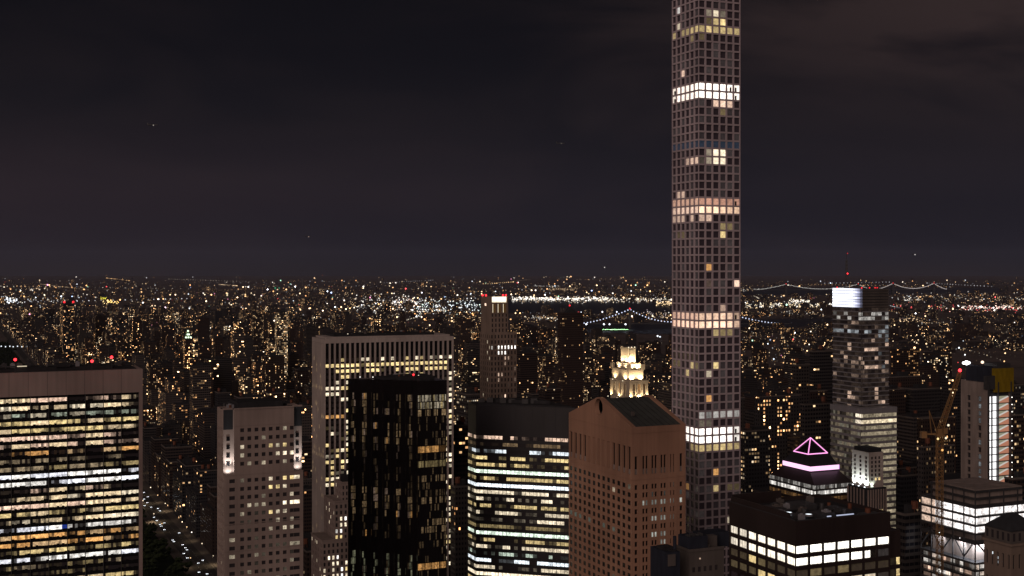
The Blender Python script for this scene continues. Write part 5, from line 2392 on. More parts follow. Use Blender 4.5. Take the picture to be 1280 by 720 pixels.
# ------------------------------------------------------------------ hipped stone building, bottom right
def hipped_building():
    Y = 350.0
    (X, _), ws, wa = solve(1230, 1264, 1300, Y)
    t = thing('stone_building', 'brown stone building with hipped roof and tall round arched windows', 'building', (X, Y, 0), GA)
    hero(1228, 1280, 640, 720, Y)
    Hc = zpx(683, Y)
    fs, fw = frames(ws, wa)
    mb = MB()
    n = 5
    pw = wa / n
    aw = pw * .42
    z0a, z1a = zpx(712, Y), zpx(694, Y)

    def arched(fr, L_, n):
        p = L_ / n
        w = p * .40
        e = edges((p - w) / 2, n, p, w, L_)
        rr = w / 2
        for zb, zt_ in ((z0a, z1a), (z0a - 9, z1a - 7.4), (z0a - 18, z1a - 16.4)):
            pass
        tops = [z1a, z1a - 7.2, z1a - 14.4, z1a - 21.6]
        bots = [z0a, z0a - 6.0, z0a - 13.2, z0a - 20.4]
        zs = sorted([0.0, Hc] + [v for q in range(4) for v in (tops[q], bots[q])])
        punched(mb, fr, e, zs, lambda i, j: i % 2 == 1 and j % 2 == 1, .5)
        # rounded heads: spandrel pieces in the top corners of each opening
        for q in range(4):
            for c in range(n):
                a0, a1 = e[1 + 2 * c], e[2 + 2 * c]
                m = (a0 + a1) / 2
                st = 6
                for side in (-1, 1):
                    for s in range(st):
                        t0, t1 = math.pi / 2 * s / st, math.pi / 2 * (s + 1) / st
                        x0, x1 = m + side * rr * math.sin(t0), m + side * rr * math.sin(t1)
                        y0, y1 = tops[q] - rr + rr * math.cos(t0), tops[q] - rr + rr * math.cos(t1)
                        mb.face([at(fr, x0, y0, -.01), at(fr, x1, y1, -.01), at(fr, x1, tops[q], -.01), at(fr, x0, tops[q], -.01)])
        return e, tops, bots
    ew, tops, bots = arched(fw, wa, n)
    es, _, _ = arched(fs, ws, 5)
    mb.face([(ws, 0, 0), (ws, wa, 0), (ws, wa, Hc), (ws, 0, Hc)])
    mb.face([(0, wa, 0), (ws, wa, 0), (ws, wa, Hc), (0, wa, Hc)])
    mb.build('wall', M['buff'], t)
    # cornice, attic with small windows, hipped roof
    mb = MB()
    mb.box(-.45, ws + .4, -.45, wa + .4, Hc, Hc + .6)
    mb.build('cornice', M['buff'], t)
    Ha = zpx(665, Y)
    mb = MB()
    mb.box(.15, ws - .1, .15, wa - .1, Hc + .6, Ha)
    mb.build('attic', M['grey'], t)
    mb = MB()
    mb.box(-.1, ws + .1, -.1, wa + .1, Ha, Ha + .3)
    ov = [(0, 0), (ws, 0), (ws, wa), (0, wa)]
    r_ = 4.2
    Hr = zpx(640, Y + 8)
    inn = [(r_, r_), (ws - r_, r_), (ws - r_, wa - r_), (r_, wa - r_)]
    mb.hexa([(*p, Ha + .3) for p in ov] + [(*p, Hr) for p in inn])
    mb.build('roof', M['slate'], t)
    P = Panes()
    for q in range(4):
        for fr, e, nn in ((fw, ew, n), (fs, es, 5)):
            for c in range(nn):
                cols = DARK
                P.add(fr, e[1 + 2 * c] + .02, e[2 + 2 * c] - .02, bots[q] + .02, tops[q] - .02, -.45, cols)
    for fr, L_, nn in ((((.15, .15, 0), (1, 0, 0), (0, -1, 0)), ws - .3, 5), (((.15, .15, 0), (0, 1, 0), (-1, 0, 0)), wa - .3, n)):
        for c in range(nn):
            a = L_ * (c + .5) / nn
            P.add(fr, a - .4, a + .4, Hc + 1.2, Ha - .6, .05, DARK)
    P.emit(t)
    for c, z_, a_, s in ((3, .8, .55, 1.4), (2, .55, .5, .5), (2, .25, .6, .25)):
        mb = MB()
        a0, a1 = ew[1 + 2 * c], ew[2 + 2 * c]
        zc = bots[0] + (tops[0] - bots[0]) * z_
        mb.obox(fw, a0 + (a1 - a0) * .2, a0 + (a1 - a0) * .8, zc - .35, zc + .35, -.44, -.38, k(COOL, s))
        mb.build('lit_pane', GLOW, t)


hipped_building()


# ------------------------------------------------------------------ the night air
def haze():
    mb = MB()
    mb.box(-46500, 46500, -3500, 46500, -1.5, 900)
    m = bpy.data.materials.new('night_haze')
    m.use_nodes = True
    m.cycles.volume_sampling = 'DISTANCE'
    m.cycles.homogeneous_volume = True
    t = m.node_tree
    t.nodes.clear()
    v = N(t, 'ShaderNodeVolumePrincipled')
    v.inputs['Color'].default_value = (.58, .66, 1.0, 1)
    v.inputs['Density'].default_value = 0.0000075
    o = N(t, 'ShaderNodeOutputMaterial')
    t.links.new(v.outputs[0], o.inputs['Volume'])
    tag(mb.build('haze', m), kind='stuff')


haze()


# ------------------------------------------------------------------ bridges
def bridge(name, label, towers, Y, deck_y, top_y, ends, lampcol_, lamp_r, nlamp, parts_col, hang=True):
    """suspension bridge running across the view; towers and ends are bearings"""
    t = thing(name, label, 'bridge', (pxX(towers[0], Y), Y, 0), 0)
    X0 = pxX(towers[0], Y)
    zd, zt = zpx(deck_y, Y), zpx(top_y, Y)
    xs = [pxX(p, Y) - X0 for p in towers]
    xe = [pxX(p, Y) - X0 for p in ends]
    dw = Y * .0018
    mb = MB()
    mb.box(xe[0] - 60, xe[1] + 60, -dw, dw, zd - Y * .0006, zd)
    mb.build('deck', M['steel'], t)
    tw = Y * .0007
    for x in xs:
        mb = MB()
        for sy in (-1, 1):
            mb.box(x - tw, x + tw, sy * dw - tw, sy * dw + tw, 0, zt)
        for zz in (zd + (zt - zd) * .55, zt - tw * 2):
            mb.box(x - tw * .8, x + tw * .8, -dw + tw, dw - tw, zz, zz + tw * 1.6)
        mb.build('tower', M['steel'], t)

    def curve(f):
        """cable height by x fraction over the piecewise spans"""
        return f
    pts = []
    m_ = (xs[0] + xs[1]) / 2
    hl = (xs[1] - xs[0]) / 2
    zs = zd + (zt - zd) * .10
    for i in range(41):
        x = xs[0] + (xs[1] - xs[0]) * i / 40
        pts.append((x, zs + (zt - zs) * ((x - m_) / hl) ** 2))
    side_l = [(xe[0] + (xs[0] - xe[0]) * i / 16, zd + (zt - zd) * ((i / 16) ** 1.5)) for i in range(17)]
    side_r = [(xs[1] + (xe[1] - xs[1]) * i / 16, zd + (zt - zd) * ((1 - i / 16) ** 1.5)) for i in range(17)]
    line = side_l[:-1] + pts + side_r[1:]
    for sy in (-1, 1):
        mb = MB()
        for p, q in zip(line[:-1], line[1:]):
            mb.bar((p[0], sy * dw, p[1]), (q[0], sy * dw, q[1]), Y * .00010)
        mb.build('main_cable', M['steel'], t)
    if hang:
        mb = MB()
        for p in line[::2]:
            if p[1] > zd + 3:
                mb.bar((p[0], -dw, zd), (p[0], -dw, p[1]), Y * .00004)
        mb.build('hanger_lattice', M['steel'], t)
    # lamps strung along the cable
    L_ = [0]
    for p, q in zip(line[:-1], line[1:]):
        L_.append(L_[-1] + math.hypot(q[0] - p[0], q[1] - p[1]))
    for i in range(nlamp):
        d = L_[-1] * i / (nlamp - 1)
        j = max(jj for jj in range(len(L_)) if L_[jj] <= d + 1e-6)
        j = min(j, len(line) - 2)
        f = (d - L_[j]) / max(1e-6, L_[j + 1] - L_[j])
        x = line[j][0] + (line[j + 1][0] - line[j][0]) * f
        z = line[j][1] + (line[j + 1][1] - line[j][1]) * f
        mb = MB()
        mb.ball((x, -dw, z), lamp_r, k(lampcol_, 1.5))
        mb.build('cable_lamp', GLOW, t)
    for x in xs:
        mb = MB()
        mb.ball((x, -dw, zt + lamp_r), lamp_r * 1.3, k(RED, 2.0))
        mb.build('beacon', GLOW, t)
    return t


bridge('suspension_bridge', 'suspension bridge with pale blue lamps beaded along its cables behind the grid skyscraper', (787, 893), 5500.0, 404, 386.5, (726, 972),
       (.70, .76, 1.0), 3.1, 64, None)
bridge('suspension_bridge', 'far suspension bridge on the horizon, one tower in the gap beside the grid skyscraper', (982, 1072), 12000.0, 361.8, 355.2, (946, 1090),
       (.80, .76, .70), 3.4, 90, None, False)
bridge('suspension_bridge', 'far suspension bridge whose twin peaks rise on the horizon beyond the louvred tower', (1115.5, 1166.5), 13500.0, 361.2, 354.2, (1095, 1182),
       (.85, .74, .70), 3.8, 70, None, False)


# ------------------------------------------------------------------ floodlit sports field on the island
def sports_field():
    Y0 = 5300.0
    x0, x1 = pxX(750, Y0), pxX(786, Y0)
    t = thing('sports_field', 'floodlit green sports field on the island below the bridge', 'sports field', ((x0 + x1) / 2, Y0, 0), 0)
    hw = (x1 - x0) / 2
    m = pmat('turf', (0.10, 0.22, 0.10), .9, .1, .1, .05)
    mb = MB()
    mb.box(-hw, hw, 0, 110, 0.6, 3.0)
    mb.build('turf', m, t)
    for px, c in ((733, 1.6), (755, 1.5), (762, 1.2), (782, 1.6)):
        x = pxX(px, Y0) - (x0 + x1) / 2
        mb = MB()
        mb.bar((x, 5, 0), (x, 5, 26), .8)
        mb.build('mast', M['steel'], t)
        mb = MB()
        mb.ball((x, 4, 27), 4.6, k((.88, .93, 1.0), c * 1.6))
        mb.build('floodlight', GLOW, t)
    for x in (-hw * .7, -hw * .2, hw * .3, hw * .8):
        spot(t, (x, 40, 26), (x, 41, 0), 260000, (.85, 1.0, .82), 140, 3)


sports_field()


# ------------------------------------------------------------------ the city: blocks of flats and offices on the street grid
AV = [217, 328, 362, 462, 498, 594, 626, 785, 815, 998, 1030, 1222, 1258, 1440, 1475, 1625]
AVB = [(AV[i], AV[i + 1]) for i in range(0, len(AV), 2)]


class Bld:
    __slots__ = ('s', 'a', 'ws', 'wa', 'H', 'seed', 'lit', 'warm', 'tint', 'pl', 'pr', 'yt', 'Y', 'vis', 'step', 'label', 'spec', 'kind')


def make_bld(s, a, ws, wa, H, lit, warm, tint, rng, step=None):
    b = Bld()
    b.s, b.a, b.ws, b.wa, b.H = s, a, ws, wa, H
    b.lit, b.warm, b.tint = lit, warm, tint
    b.seed = rng.random()
    cs = [grid(s + dx, a + dy) for dx in (0, ws) for dy in (0, wa)]
    ymin = min(c[1] for c in cs)
    if ymin < 60:
        return None
    pxs = [CX + F * c[0] / c[1] for c in cs]
    b.pl, b.pr = min(pxs), max(pxs)
    b.Y = ymin
    b.yt = HY + (CAMZ - H) * F / (cs[0][1])
    b.step = step
    b.vis = 0
    b.label = None
    b.spec = None
    b.kind = None
    return b


CITYB = []
rngc = random.Random(1234)


def fit(b_args, H):
    """lower a block until it hides no landmark"""
    s, a, ws, wa = b_args
    cs = [grid(s + dx, a + dy) for dx in (0, ws) for dy in (0, wa)]
    Y = min(c[1] for c in cs)
    if Y < 100:
        return 0
    pl = min(CX + F * c[0] / c[1] for c in cs)
    pr = max(CX + F * c[0] / c[1] for c in cs)
    Yf = max(c[1] for c in cs)
    for (hl, hr, ht, hb, hY) in HEROES:
        if pr > hl - 1 and pl < hr + 1 and Y < hY + 45:
            lim = CAMZ - (hb + 1 - HY) * Yf / F
            if Yf < hY + 60:
                H = min(H, lim)
    return H


def special(pl, pc, pr, Y, ytop, lit, warm, tint, name, label, cat='building'):
    (X, Y_), ws, wa = solve(pl, pc, pr, Y)
    s, a = ungrid(X, Y)
    b = make_bld(s, a, ws, max(6, wa), zpx(ytop, Y), lit, warm, tint, rngc)
    b.spec = (name, label, cat)
    CITYB.append(b)
    hero(pl, pr, ytop, ytop + 30, Y)
    return b


special(75, 79, 93, 3300, 379, .22, .8, .8, 'apartment_tower', 'black slab tower with red roof lights beyond the dark park', 'tower')
special(343.5, 346, 360, 2500, 391, 1.3, .95, .6, 'apartment_tower', 'brightly white lit tower standing out above the striped marble slab', 'tower')
special(229, 231.5, 240, 2200, 424, .42, .6, .3, 'apartment_tower', 'masonry tower topped by pale green floodlit crown', 'tower')
special(697, 703, 729, 1800, 391, .06, .6, .2, 'apartment_tower', 'dark broad tower with red mast light in front of the bay', 'tower')
special(991, 995, 1012, 1150, 457, .10, .5, .62, 'apartment_tower', 'brown ribbed tower beside the louvred tower, nearly unlit', 'tower')
special(1012, 1017, 1041, 1250, 440, .03, .7, .85, 'office_block', 'black topped office block tucked against the louvred tower', 'office building')
special(943, 950, 1002, 1040, 497, .42, .6, .85, 'office_block', 'black office block with rows of peach windows beside the grid skyscraper', 'office building')
special(925, 932, 962, 980, 540, .55, .85, .8, 'office_block', 'low office block with white strip windows at foot of the grid skyscraper', 'office building')
special(1000, 1006, 1038, 1000, 507, .10, .8, .62, 'office_block', 'grey office block behind the neon pyramid', 'office building')
special(1114, 1117, 1150, 1700, 437, .30, .45, .1, 'apartment_block', 'wide brown block with lamp on its roof edge beyond the louvred tower', 'building')
special(1124, 1127, 1150, 900, 596, .04, .8, .8, 'office_block', 'small black block between the louvred tower and the crane', 'office building')
special(1150, 1154, 1193, 850, 560, .22, .8, .6, 'office_block', 'grey banded office block with white lit windows behind the crane mast', 'office building')
special(1150, 1153, 1195, 1000, 524, .32, .6, .2, 'apartment_block', 'brown block with warm lit windows behind the crane jib', 'building')
special(1127, 1131, 1151, 600, 645, .0, .8, .62, 'office_block', 'windowless pale building beside the steel frame', 'building')
special(566, 570, 586, 880, 533, .12, .5, .3, 'apartment_block', 'brown block wedged between the dark glass tower and the ribbon window tower', 'building')
special(563, 569, 588, 790, 610, .10, .5, .6, 'apartment_block', 'low grey block deep in the gap between dark glass tower and ribbon window tower', 'building')
special(1264, 1268, 1290, 900, 520, .14, .8, .3, 'apartment_tower', 'dark tower with scattered lit windows beyond the yellow net', 'tower')
special(1262, 1266, 1292, 700, 600, .12, .4, .2, 'office_block', 'low brown block behind the hipped stone building', 'building')

for a0 in range(16):
    pass
street = 80.3
for n in range(-3, 76):
    A0 = 747 + street * n + 9
    A1 = A0 + street - 18
    for bi, (s0, s1) in enumerate(AVB):
        if n < 0 and bi < 1:
            continue
        x, y = grid((s0 + s1) / 2, A0)
        if y < 300:
            continue
        px = CX + F * x / y
        if px < -90 or px > 1380:
            continue
        # lots across the block
        lots = []
        w = s1 - s0
        ew = rngc.uniform(24, 32)
        lots.append((s0, ew, 'av'))
        mid = w - 2 * ew
        if mid > 20:
            m = max(1, int(mid / rngc.uniform(18, 34)))
            for q in range(m):
                lots.append((s0 + ew + mid * q / m, mid / m - 1.0, 'mid'))
        lots.append((s1 - ew, ew, 'av'))
        for (s, wd, kd) in lots:
            halves = [(A0, 30.0), (A0 + 31.5, 30.0)]
            if kd == 'av' and rngc.random() < .3:
                halves = [(A0, 61.5)]
            for a, da in halves:
                da2 = da - rngc.uniform(0, 5)
                u = rngc.random()
                harlem = n > 37
                if kd == 'av':
                    H = rngc.uniform(38, 62) if u < .62 else rngc.uniform(62, 105)
                    if u > .95:
                        H = rngc.uniform(105, 138)
                    if s == 217:
                        H = rngc.uniform(45, 62)
                else:
                    H = rngc.uniform(14, 24) if u < .72 else (rngc.uniform(28, 60) if u < .95 else rngc.uniform(60, 115))
                if harlem:
                    H = H * .45 if u < .9 else H * .6
                if n < 8:
                    H *= 1.15
                if bi >= 3 and n < 4 and u > .5:
                    H = rngc.uniform(80, 150)
                H = fit((s, a, wd, da2), H)
                if H < 9:
                    continue
                ty = rngc.random()
                lit = rngc.choice((.02, .04, .07, .10, .14, .19, .26, .36)) * (.9 if kd == 'av' else .7)
                warm = rngc.uniform(.45, 1.0)
                if rngc.random() < .07:
                    lit, warm = rngc.uniform(.4, .7), rngc.uniform(.8, 1.0)
                if A0 < 1650:
                    lit *= .5 if s > 330 else .30
                b = make_bld(s, a, wd - 1.0, da2, H, lit, warm, ty, rngc, (rngc.uniform(.55, .85), rngc.uniform(.75, .92)) if H > 45 and rngc.random() < .55 else None)
                if b:
                    CITYB.append(b)

# far districts: lower blocks beyond the river and to the north
for q in range(2600):
    px = rngc.uniform(-30, 1310)
    y_ = 349 + 92 * rngc.random() ** 1.15
    if px < 560 and y_ > 402:
        continue
    if 560 < px < 925 and y_ > 412:
        continue
    Y = CAMZ * F / (y_ - HY)
    x = pxX(px, Y)
    s, a = ungrid(x, Y)
    if is_water(x, Y):
        continue
    if s < 1640 and a < 6600:
        continue
    if 1600 < s < 1860 and a < 3500:
        continue
    wd, da = rngc.uniform(18, 46), rngc.uniform(16, 40)
    H = rngc.uniform(9, 20) if rngc.random() < .82 else rngc.uniform(24, 62)
    H = fit((s, a, wd, da), H)
    if H < 6:
        continue
    b = make_bld(s, a, wd, da, H, rngc.choice((.04, .08, .14, .24)), rngc.uniform(.5, 1.0), rngc.random(), rngc)
    if b:
        CITYB.append(b)

def hills():
    r = random.Random(4)
    for yy, hh in ((30000, 22), (41000, 48)):
        mb = MB()
        n = 90
        xs = [-yy * .45 + yy * .95 * i / n for i in range(n + 1)]
        hs = [max(6, hh * (.45 + .8 * mnoise.noise((x * .00012, yy * .001, 0)) + .35 * mnoise.noise((x * .0006, 3, 0)))) for x in xs]
        for i in range(n):
            mb.face([(xs[i], yy - 2500, 0), (xs[i + 1], yy - 2500, 0), (xs[i + 1], yy, hs[i + 1]), (xs[i], yy, hs[i])])
            mb.face([(xs[i], yy, hs[i]), (xs[i + 1], yy, hs[i + 1]), (xs[i + 1], yy + 2500, 0), (xs[i], yy + 2500, 0)])
        structure('hills', mb, M['ground'])


hills()

# how much of each shows: paint nearest first on a coarse grid
GW, GH, GSC = 640, 360, .5
occ = np.zeros((GH, GW), dtype=bool)
items = [(Y, pl, pr, yt, yb, None) for (pl, pr, yt, yb, Y) in HEROES]
items = []
for (pl, pr, yt, yb, Y) in HEROES:
    items.append((Y, pl, pr, yt, None))
nspec = set()
for b in CITYB:
    items.append((b.Y if not b.spec else b.Y - .01, b.pl, b.pr, b.yt, b))
specrects = {(round(b.pl), round(b.yt)) for b in CITYB if b.spec}
items.sort(key=lambda i: i[0])
for Y, pl, pr, yt, b in items:
    x0, x1 = max(0, int(pl * GSC)), min(GW, int(math.ceil(pr * GSC)))
    y0 = max(0, int(yt * GSC))
    if x1 <= x0 or y0 >= GH:
        continue
    if b is not None:
        b.vis = int((~occ[y0:, x0:x1]).sum())
    # hero rectangles for specials repeat the special itself: skip those
    occ[y0:, x0:x1] = True
for b in CITYB:
    if b.spec:
        b.vis = 9999


def bld_mesh(mb, b, local=False):
    """body with window grid, set-back top, bulkhead and tank"""
    ox, oy = (0.0, 0.0) if local else (b.s, b.a)

    def tr(x, y):
        return (x + ox, y + oy) if local else grid(x + ox, y + oy)
    col = (b.seed, b.lit, b.warm, b.tint)
    rc = (b.seed, -1.0, 0.0, .8)

    def block(x0, x1, y0, y1, z0, z1):
        p = [tr(x0, y0), tr(x1, y0), tr(x1, y1), tr(x0, y1)]
        u = 0.0
        for i in range(4):
            j = (i + 1) % 4
            L_ = math.hypot(p[j][0] - p[i][0], p[j][1] - p[i][1])
            mb.face([(*p[i], z0), (*p[j], z0), (*p[j], z1), (*p[i], z1)], col, [(u, z0), (u + L_, z0), (u + L_, z1 - 1.2), (u, z1 - 1.2)])
            u += math.ceil(L_ / 3.2) * 3.2 + 40
        mb.face([(*q, z1) for q in p], rc)
    w, d, H = b.ws, b.wa, b.H
    if b.step:
        f, g = b.step
        zs = H * f
        block(0, w, 0, d, 0, zs)
        ins = (1 - g) * min(w, d)
        block(ins, w - ins, ins, d - ins, zs, H)
        x0, x1, y0, y1 = ins, w - ins, ins, d - ins
    else:
        block(0, w, 0, d, 0, H)
        x0, x1, y0, y1 = 0, w, 0, d
    return x0, x1, y0, y1, col, rc


def roof_house(b, x0, x1, y0, y1, H):
    mb = MB()
    r = random.Random(int(b.seed * 1e6))
    cx, cy = x0 + (x1 - x0) * r.uniform(.35, .65), y0 + (y1 - y0) * r.uniform(.35, .65)
    hw, hd = min(4.5, (x1 - x0) * .25), min(4.0, (y1 - y0) * .25)
    mb.box(cx - hw, cx + hw, cy - hd, cy + hd, H, H + r.uniform(2.8, 5.0))
    return mb, r


LOOK = {}


def lookwords(b):
    lit = 'brightly lit' if b.lit > .36 else ('well lit' if b.lit > .2 else ('sparsely lit' if b.lit > .09 else 'mostly dark'))
    tint = 'red-brown' if b.tint < .3 else ('brown' if b.tint < .5 else ('grey' if b.tint < .7 else ('black' if b.tint < .9 else 'pale')))
    r = b.H / max(8, min(b.ws, b.wa))
    form = 'slim tower' if r > 3.0 else ('tall block' if b.H > 60 else ('mid-rise block' if b.H > 30 else 'low block'))
    return lit, tint, form


def zone(px):
    for lim, nm in ((90, 'by the dark park'), (180, 'beyond the framed glass slab'), (272, 'along the avenue of headlights'), (330, 'behind the notched stone tower'), (392, 'before the striped marble slab'),
                    (480, 'beyond the striped marble slab'), (570, 'behind the dark glass tower'), (602, 'beside the slim stone tower'), (650, 'behind the slim stone tower'), (705, 'beyond the ribbon window tower'),
                    (760, 'below the floodlit field'), (812, 'around the floodlit crown'), (850, 'against the grid skyscraper'), (970, 'beyond the grid skyscraper'), (1042, 'before the louvred tower'),
                    (1115, 'behind the louvred tower'), (1200, 'behind the crane'), (9999, 'around the unfinished concrete tower')):
        if px < lim:
            return nm


ORD = ['', 'second ', 'third ', 'fourth ', 'fifth ', 'sixth ', 'seventh ', 'eighth ', 'ninth ', 'tenth ', 'eleventh ', 'twelfth ']
single = sorted([b for b in CITYB if b.vis >= 12 and -5 < (b.pl + b.pr) / 2 < 1285], key=lambda b: -b.vis)
single = [b for b in single][:300]
sset = set(id(b) for b in single)
rest = [b for b in CITYB if id(b) not in sset and (b.vis > 0)]
keyed = {}
for b in single:
    lit, tint, form = lookwords(b)
    dist = 'near' if b.Y < 1350 else ('middle' if b.Y < 2200 else 'far')
    b.kind = (f'{lit} {tint} {form} {zone((b.pl + b.pr) / 2)} in {dist} rows', form)
    keyed.setdefault(b.kind[0], []).append(b)
for kx, v in keyed.items():
    v.sort(key=lambda b: b.yt)
    for i, b in enumerate(v):
        b.label = b.kind[0] if len(v) == 1 else f'{b.kind[0]}, its {ORD[min(i, 11)]}highest'

for b in single:
    nm, lab, cat = b.spec if b.spec else ({'slim tower': 'apartment_tower', 'tall block': 'apartment_block', 'mid-rise block': 'apartment_block', 'low block': 'town_building'}[b.kind[1]], b.label, 'building')
    gx, gy = grid(b.s, b.a)
    t = thing(nm, lab, cat, (gx, gy, 0), GA, 'buildings of the night city behind the towers')
    mb = MB()
    x0, x1, y0, y1, col, rc = bld_mesh(mb, b, True)
    mb.build('body', CITY, t)
    mb, r = roof_house(b, x0, x1, y0, y1, b.H)
    mb.build('penthouse', M['roof'], t)
    if b.Y < 1600:
        mb = MB()
        tx, ty = x0 + (x1 - x0) * r.uniform(.15, .85), y0 + (y1 - y0) * r.uniform(.15, .4)
        for dx in (-1, 1):
            for dy in (-1, 1):
                mb.bar((tx + dx, ty + dy, b.H), (tx + dx, ty + dy, b.H + 3), .12)
        mb.bar((tx, ty, b.H + 2.6), (tx, ty, b.H + 6.2), 1.7, sides=8)
        mb.build('water_tank', M['rust'], t)
        mb = MB()
        for (p, q) in (((x0, y0), (x1, y0)), ((x0, y0), (x0, y1))):
            if p[1] == q[1]:
                mb.box(p[0] - .2, q[0] + .2, p[1] - .2, p[1] + .3, b.H + .003, b.H + 1.1)
            else:
                mb.box(p[0] - .2, p[0] + .3, p[1] + .3, q[1] + .2, b.H + .003, b.H + 1.1)
        mb.build('parapet', M['grey'], t)
    if b.spec and 'red roof' in b.spec[1]:
        for q in (.1, .9):
            beacon(t, (b.ws * q, 1, b.H + 3), 3.0, 0, RED, 1.6)
    if b.spec and 'red mast' in b.spec[1]:
        mb = MB()
        mb.hexa([(b.ws * .3, 4, b.H), (b.ws * .7, 4, b.H), (b.ws * .7, 16, b.H), (b.ws * .3, 16, b.H), (b.ws * .48, 9, b.H + 9), (b.ws * .52, 9, b.H + 9), (b.ws * .52, 11, b.H + 9), (b.ws * .48, 11, b.H + 9)])
        mb.build('spire', M['roof'], t)
        beacon(t, (b.ws * .5, 10, b.H + 10), 1.2, 0, RED, 2.0)
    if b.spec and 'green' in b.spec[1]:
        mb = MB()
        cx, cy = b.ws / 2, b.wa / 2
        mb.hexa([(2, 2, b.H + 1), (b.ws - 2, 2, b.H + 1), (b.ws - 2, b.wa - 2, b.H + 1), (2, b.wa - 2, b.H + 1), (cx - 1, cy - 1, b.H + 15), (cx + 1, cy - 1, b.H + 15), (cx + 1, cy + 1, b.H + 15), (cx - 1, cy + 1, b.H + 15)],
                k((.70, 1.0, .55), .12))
        mb.build('pitched_roof', GLOW, t)  # floodlight on the crown is put in as the roof's own glow
        for dx, dz in ((.15, 3), (.5, 3), (.85, 3), (.4, 8), (.62, 8), (.5, 14)):
            beacon(t, (b.ws * dx, 0.5 + dz * .4, b.H + dz), 1.6, 0, (.82, 1.0, .72), 1.8, 'roof_lamp')
    if b.spec and 'lamp on its roof' in b.spec[1]:
        beacon(t, (b.ws * .8, .5, b.H + 1.5), 1.5, 0, (1., .6, .3), 3.0, 'roof_lamp')

mb = MB()
for b in rest:
    bld_mesh(mb, b)
tag(mb.build('distant_city', CITY), kind='stuff')

# ------------------------------------------------------------------ lights of the far city
rl = random.Random(77)
lights = MB()


def clear_of_heroes(px, py, Y):
    return True


def lamp_at(px, py, h, rpx, col, s):
    if py <= HY + 1.5:
        return
    Y = (CAMZ - h) * F / (py - HY)
    x = pxX(px, Y)
    r = rpx * Y / F
    lights.ball((x, Y, h), r, k(col, s))


def pick(warm):
    u = rl.random()
    if u < warm:
        return rl.choice(((1.0, .55, .24), (1.0, .66, .36), (1.0, .76, .48), (1.0, .48, .18)))
    if u < .93:
        return rl.choice(((1.0, .90, .78), (.95, .95, 1.0), (.82, .90, 1.0), (1.0, .86, .66)))
    return rl.choice(((1.0, .10, .10), (.5, 1.0, .7), (.45, .6, 1.0), (1.0, .35, .6)))


def strength():
    u = rl.random()
    return .06 + 5.0 * u ** 11 + .5 * u ** 2


cnt = 0
def street_line():
    px, py = rl.uniform(-20, 1300), 349 + 62 * rl.random() ** 1.3
    if px > 925:
        py = 352 + 95 * rl.random() ** 1.2
    Y = (CAMZ - 9) * F / (py - HY)
    x = pxX(px, Y)
    ang = GA + rl.choice((0, math.pi / 2, .5, 1.1, 2.0, 2.6)) + rl.uniform(-.06, .06)
    n = rl.randint(10, 46)
    stp = rl.uniform(30, 60) * max(1.0, Y / 6000)
    c = rl.choice(((1.0, .62, .30), (1.0, .70, .42), (1.0, .58, .26), (.95, .95, 1.0), (1.0, .86, .66)))
    amp = rl.choice((.15, .25, .4, .7, 1.1))
    for i in range(n):
        X2, Y2 = x - math.sin(ang) * stp * i + rl.uniform(-4, 4), Y + math.cos(ang) * stp * i
        if Y2 < 2300 or is_water(X2, Y2):
            continue
        s, a = ungrid(X2, Y2)
        if s < 1640 and a < 5200:
            continue
        st = amp * rl.uniform(.4, 1.5)
        lights.ball((X2, Y2, 9), (.36 + .2 * min(1.5, st)) * Y2 / F, k(c, st))


for _ in range(110):
    street_line()
while cnt < 3600:
    px = rl.uniform(-10, 1290)
    py = 345.3 + 60 * rl.random() ** 1.35
    if px > 925:
        py = 350 + 120 * rl.random() ** 1.3
    elif px < 560:
        py = 345.3 + 70 * rl.random() ** 1.15
    h = rl.uniform(4, 22)
    Y = (CAMZ - h) * F / (py - HY)
    x = pxX(px, Y)
    if is_water(x, Y):
        continue
    s, a = ungrid(x, Y)
    if s < 183 and 755 < a < 4850:
        continue
    if py < 352 and rl.random() < .45:
        continue
    dn = mnoise.noise((x * .0016, Y * .0007, 3.1)) + .6 * mnoise.noise((x * .006, Y * .003, 9.1))
    if rl.random() > .45 + 1.1 * dn:
        continue
    if px > 1113 and rl.random() < .25:
        continue
    st = strength()
    if py < 356:
        st *= .45
    lamp_at(px, py, h, .34 + .34 * min(2.6, st) ** .6 + rl.uniform(0, .12), pick(.62), st)
    cnt += 1


def cluster(x0, x1, y0, y1, n, cols, smin, smax, rmin=.45, rmax=.85, bias=None):
    for _ in range(n):
        px = rl.uniform(x0, x1)
        py = rl.gauss((y0 + y1) / 2, (y1 - y0) / 4)
        lamp_at(px, py, rl.uniform(4, 14), rl.uniform(rmin, rmax), rl.choice(cols), 1.35 * rl.uniform(smin, smax))


Wc, Ac, Bc, Rc = (1.0, .93, .84), (1.0, .68, .40), (.86, .92, 1.0), (1.0, .12, .12)
cluster(-6, 22, 372, 379, 60, [Wc, Bc, Bc], .8, 2.6, .6, 1.1)          # stadium at the far left
cluster(36, 60, 358, 364, 18, [Wc, Ac], .4, 1.2)
cluster(0, 110, 368, 384, 70, [Wc, Bc, Ac], .2, 1.0)
cluster(128, 148, 375, 380, 26, [(1.0, .62, .18), (1.0, .72, .30)], 1.0, 2.4, .5, 1.0)
cluster(122, 134, 371, 375, 18, [(.95, .85, .08)], .7, 1.2, .5, .9)
cluster(440, 520, 370, 392, 120, [Wc, Ac, Wc], .3, 1.6)
cluster(490, 520, 370, 384, 70, [(1.0, .72, .58), Wc], .5, 2.0)
cluster(520, 605, 374, 392, 230, [Bc, Wc, Bc, (.85, 1, .92)], .3, 1.9)
cluster(505, 560, 386, 391, 50, [Ac, Wc], .5, 1.8)
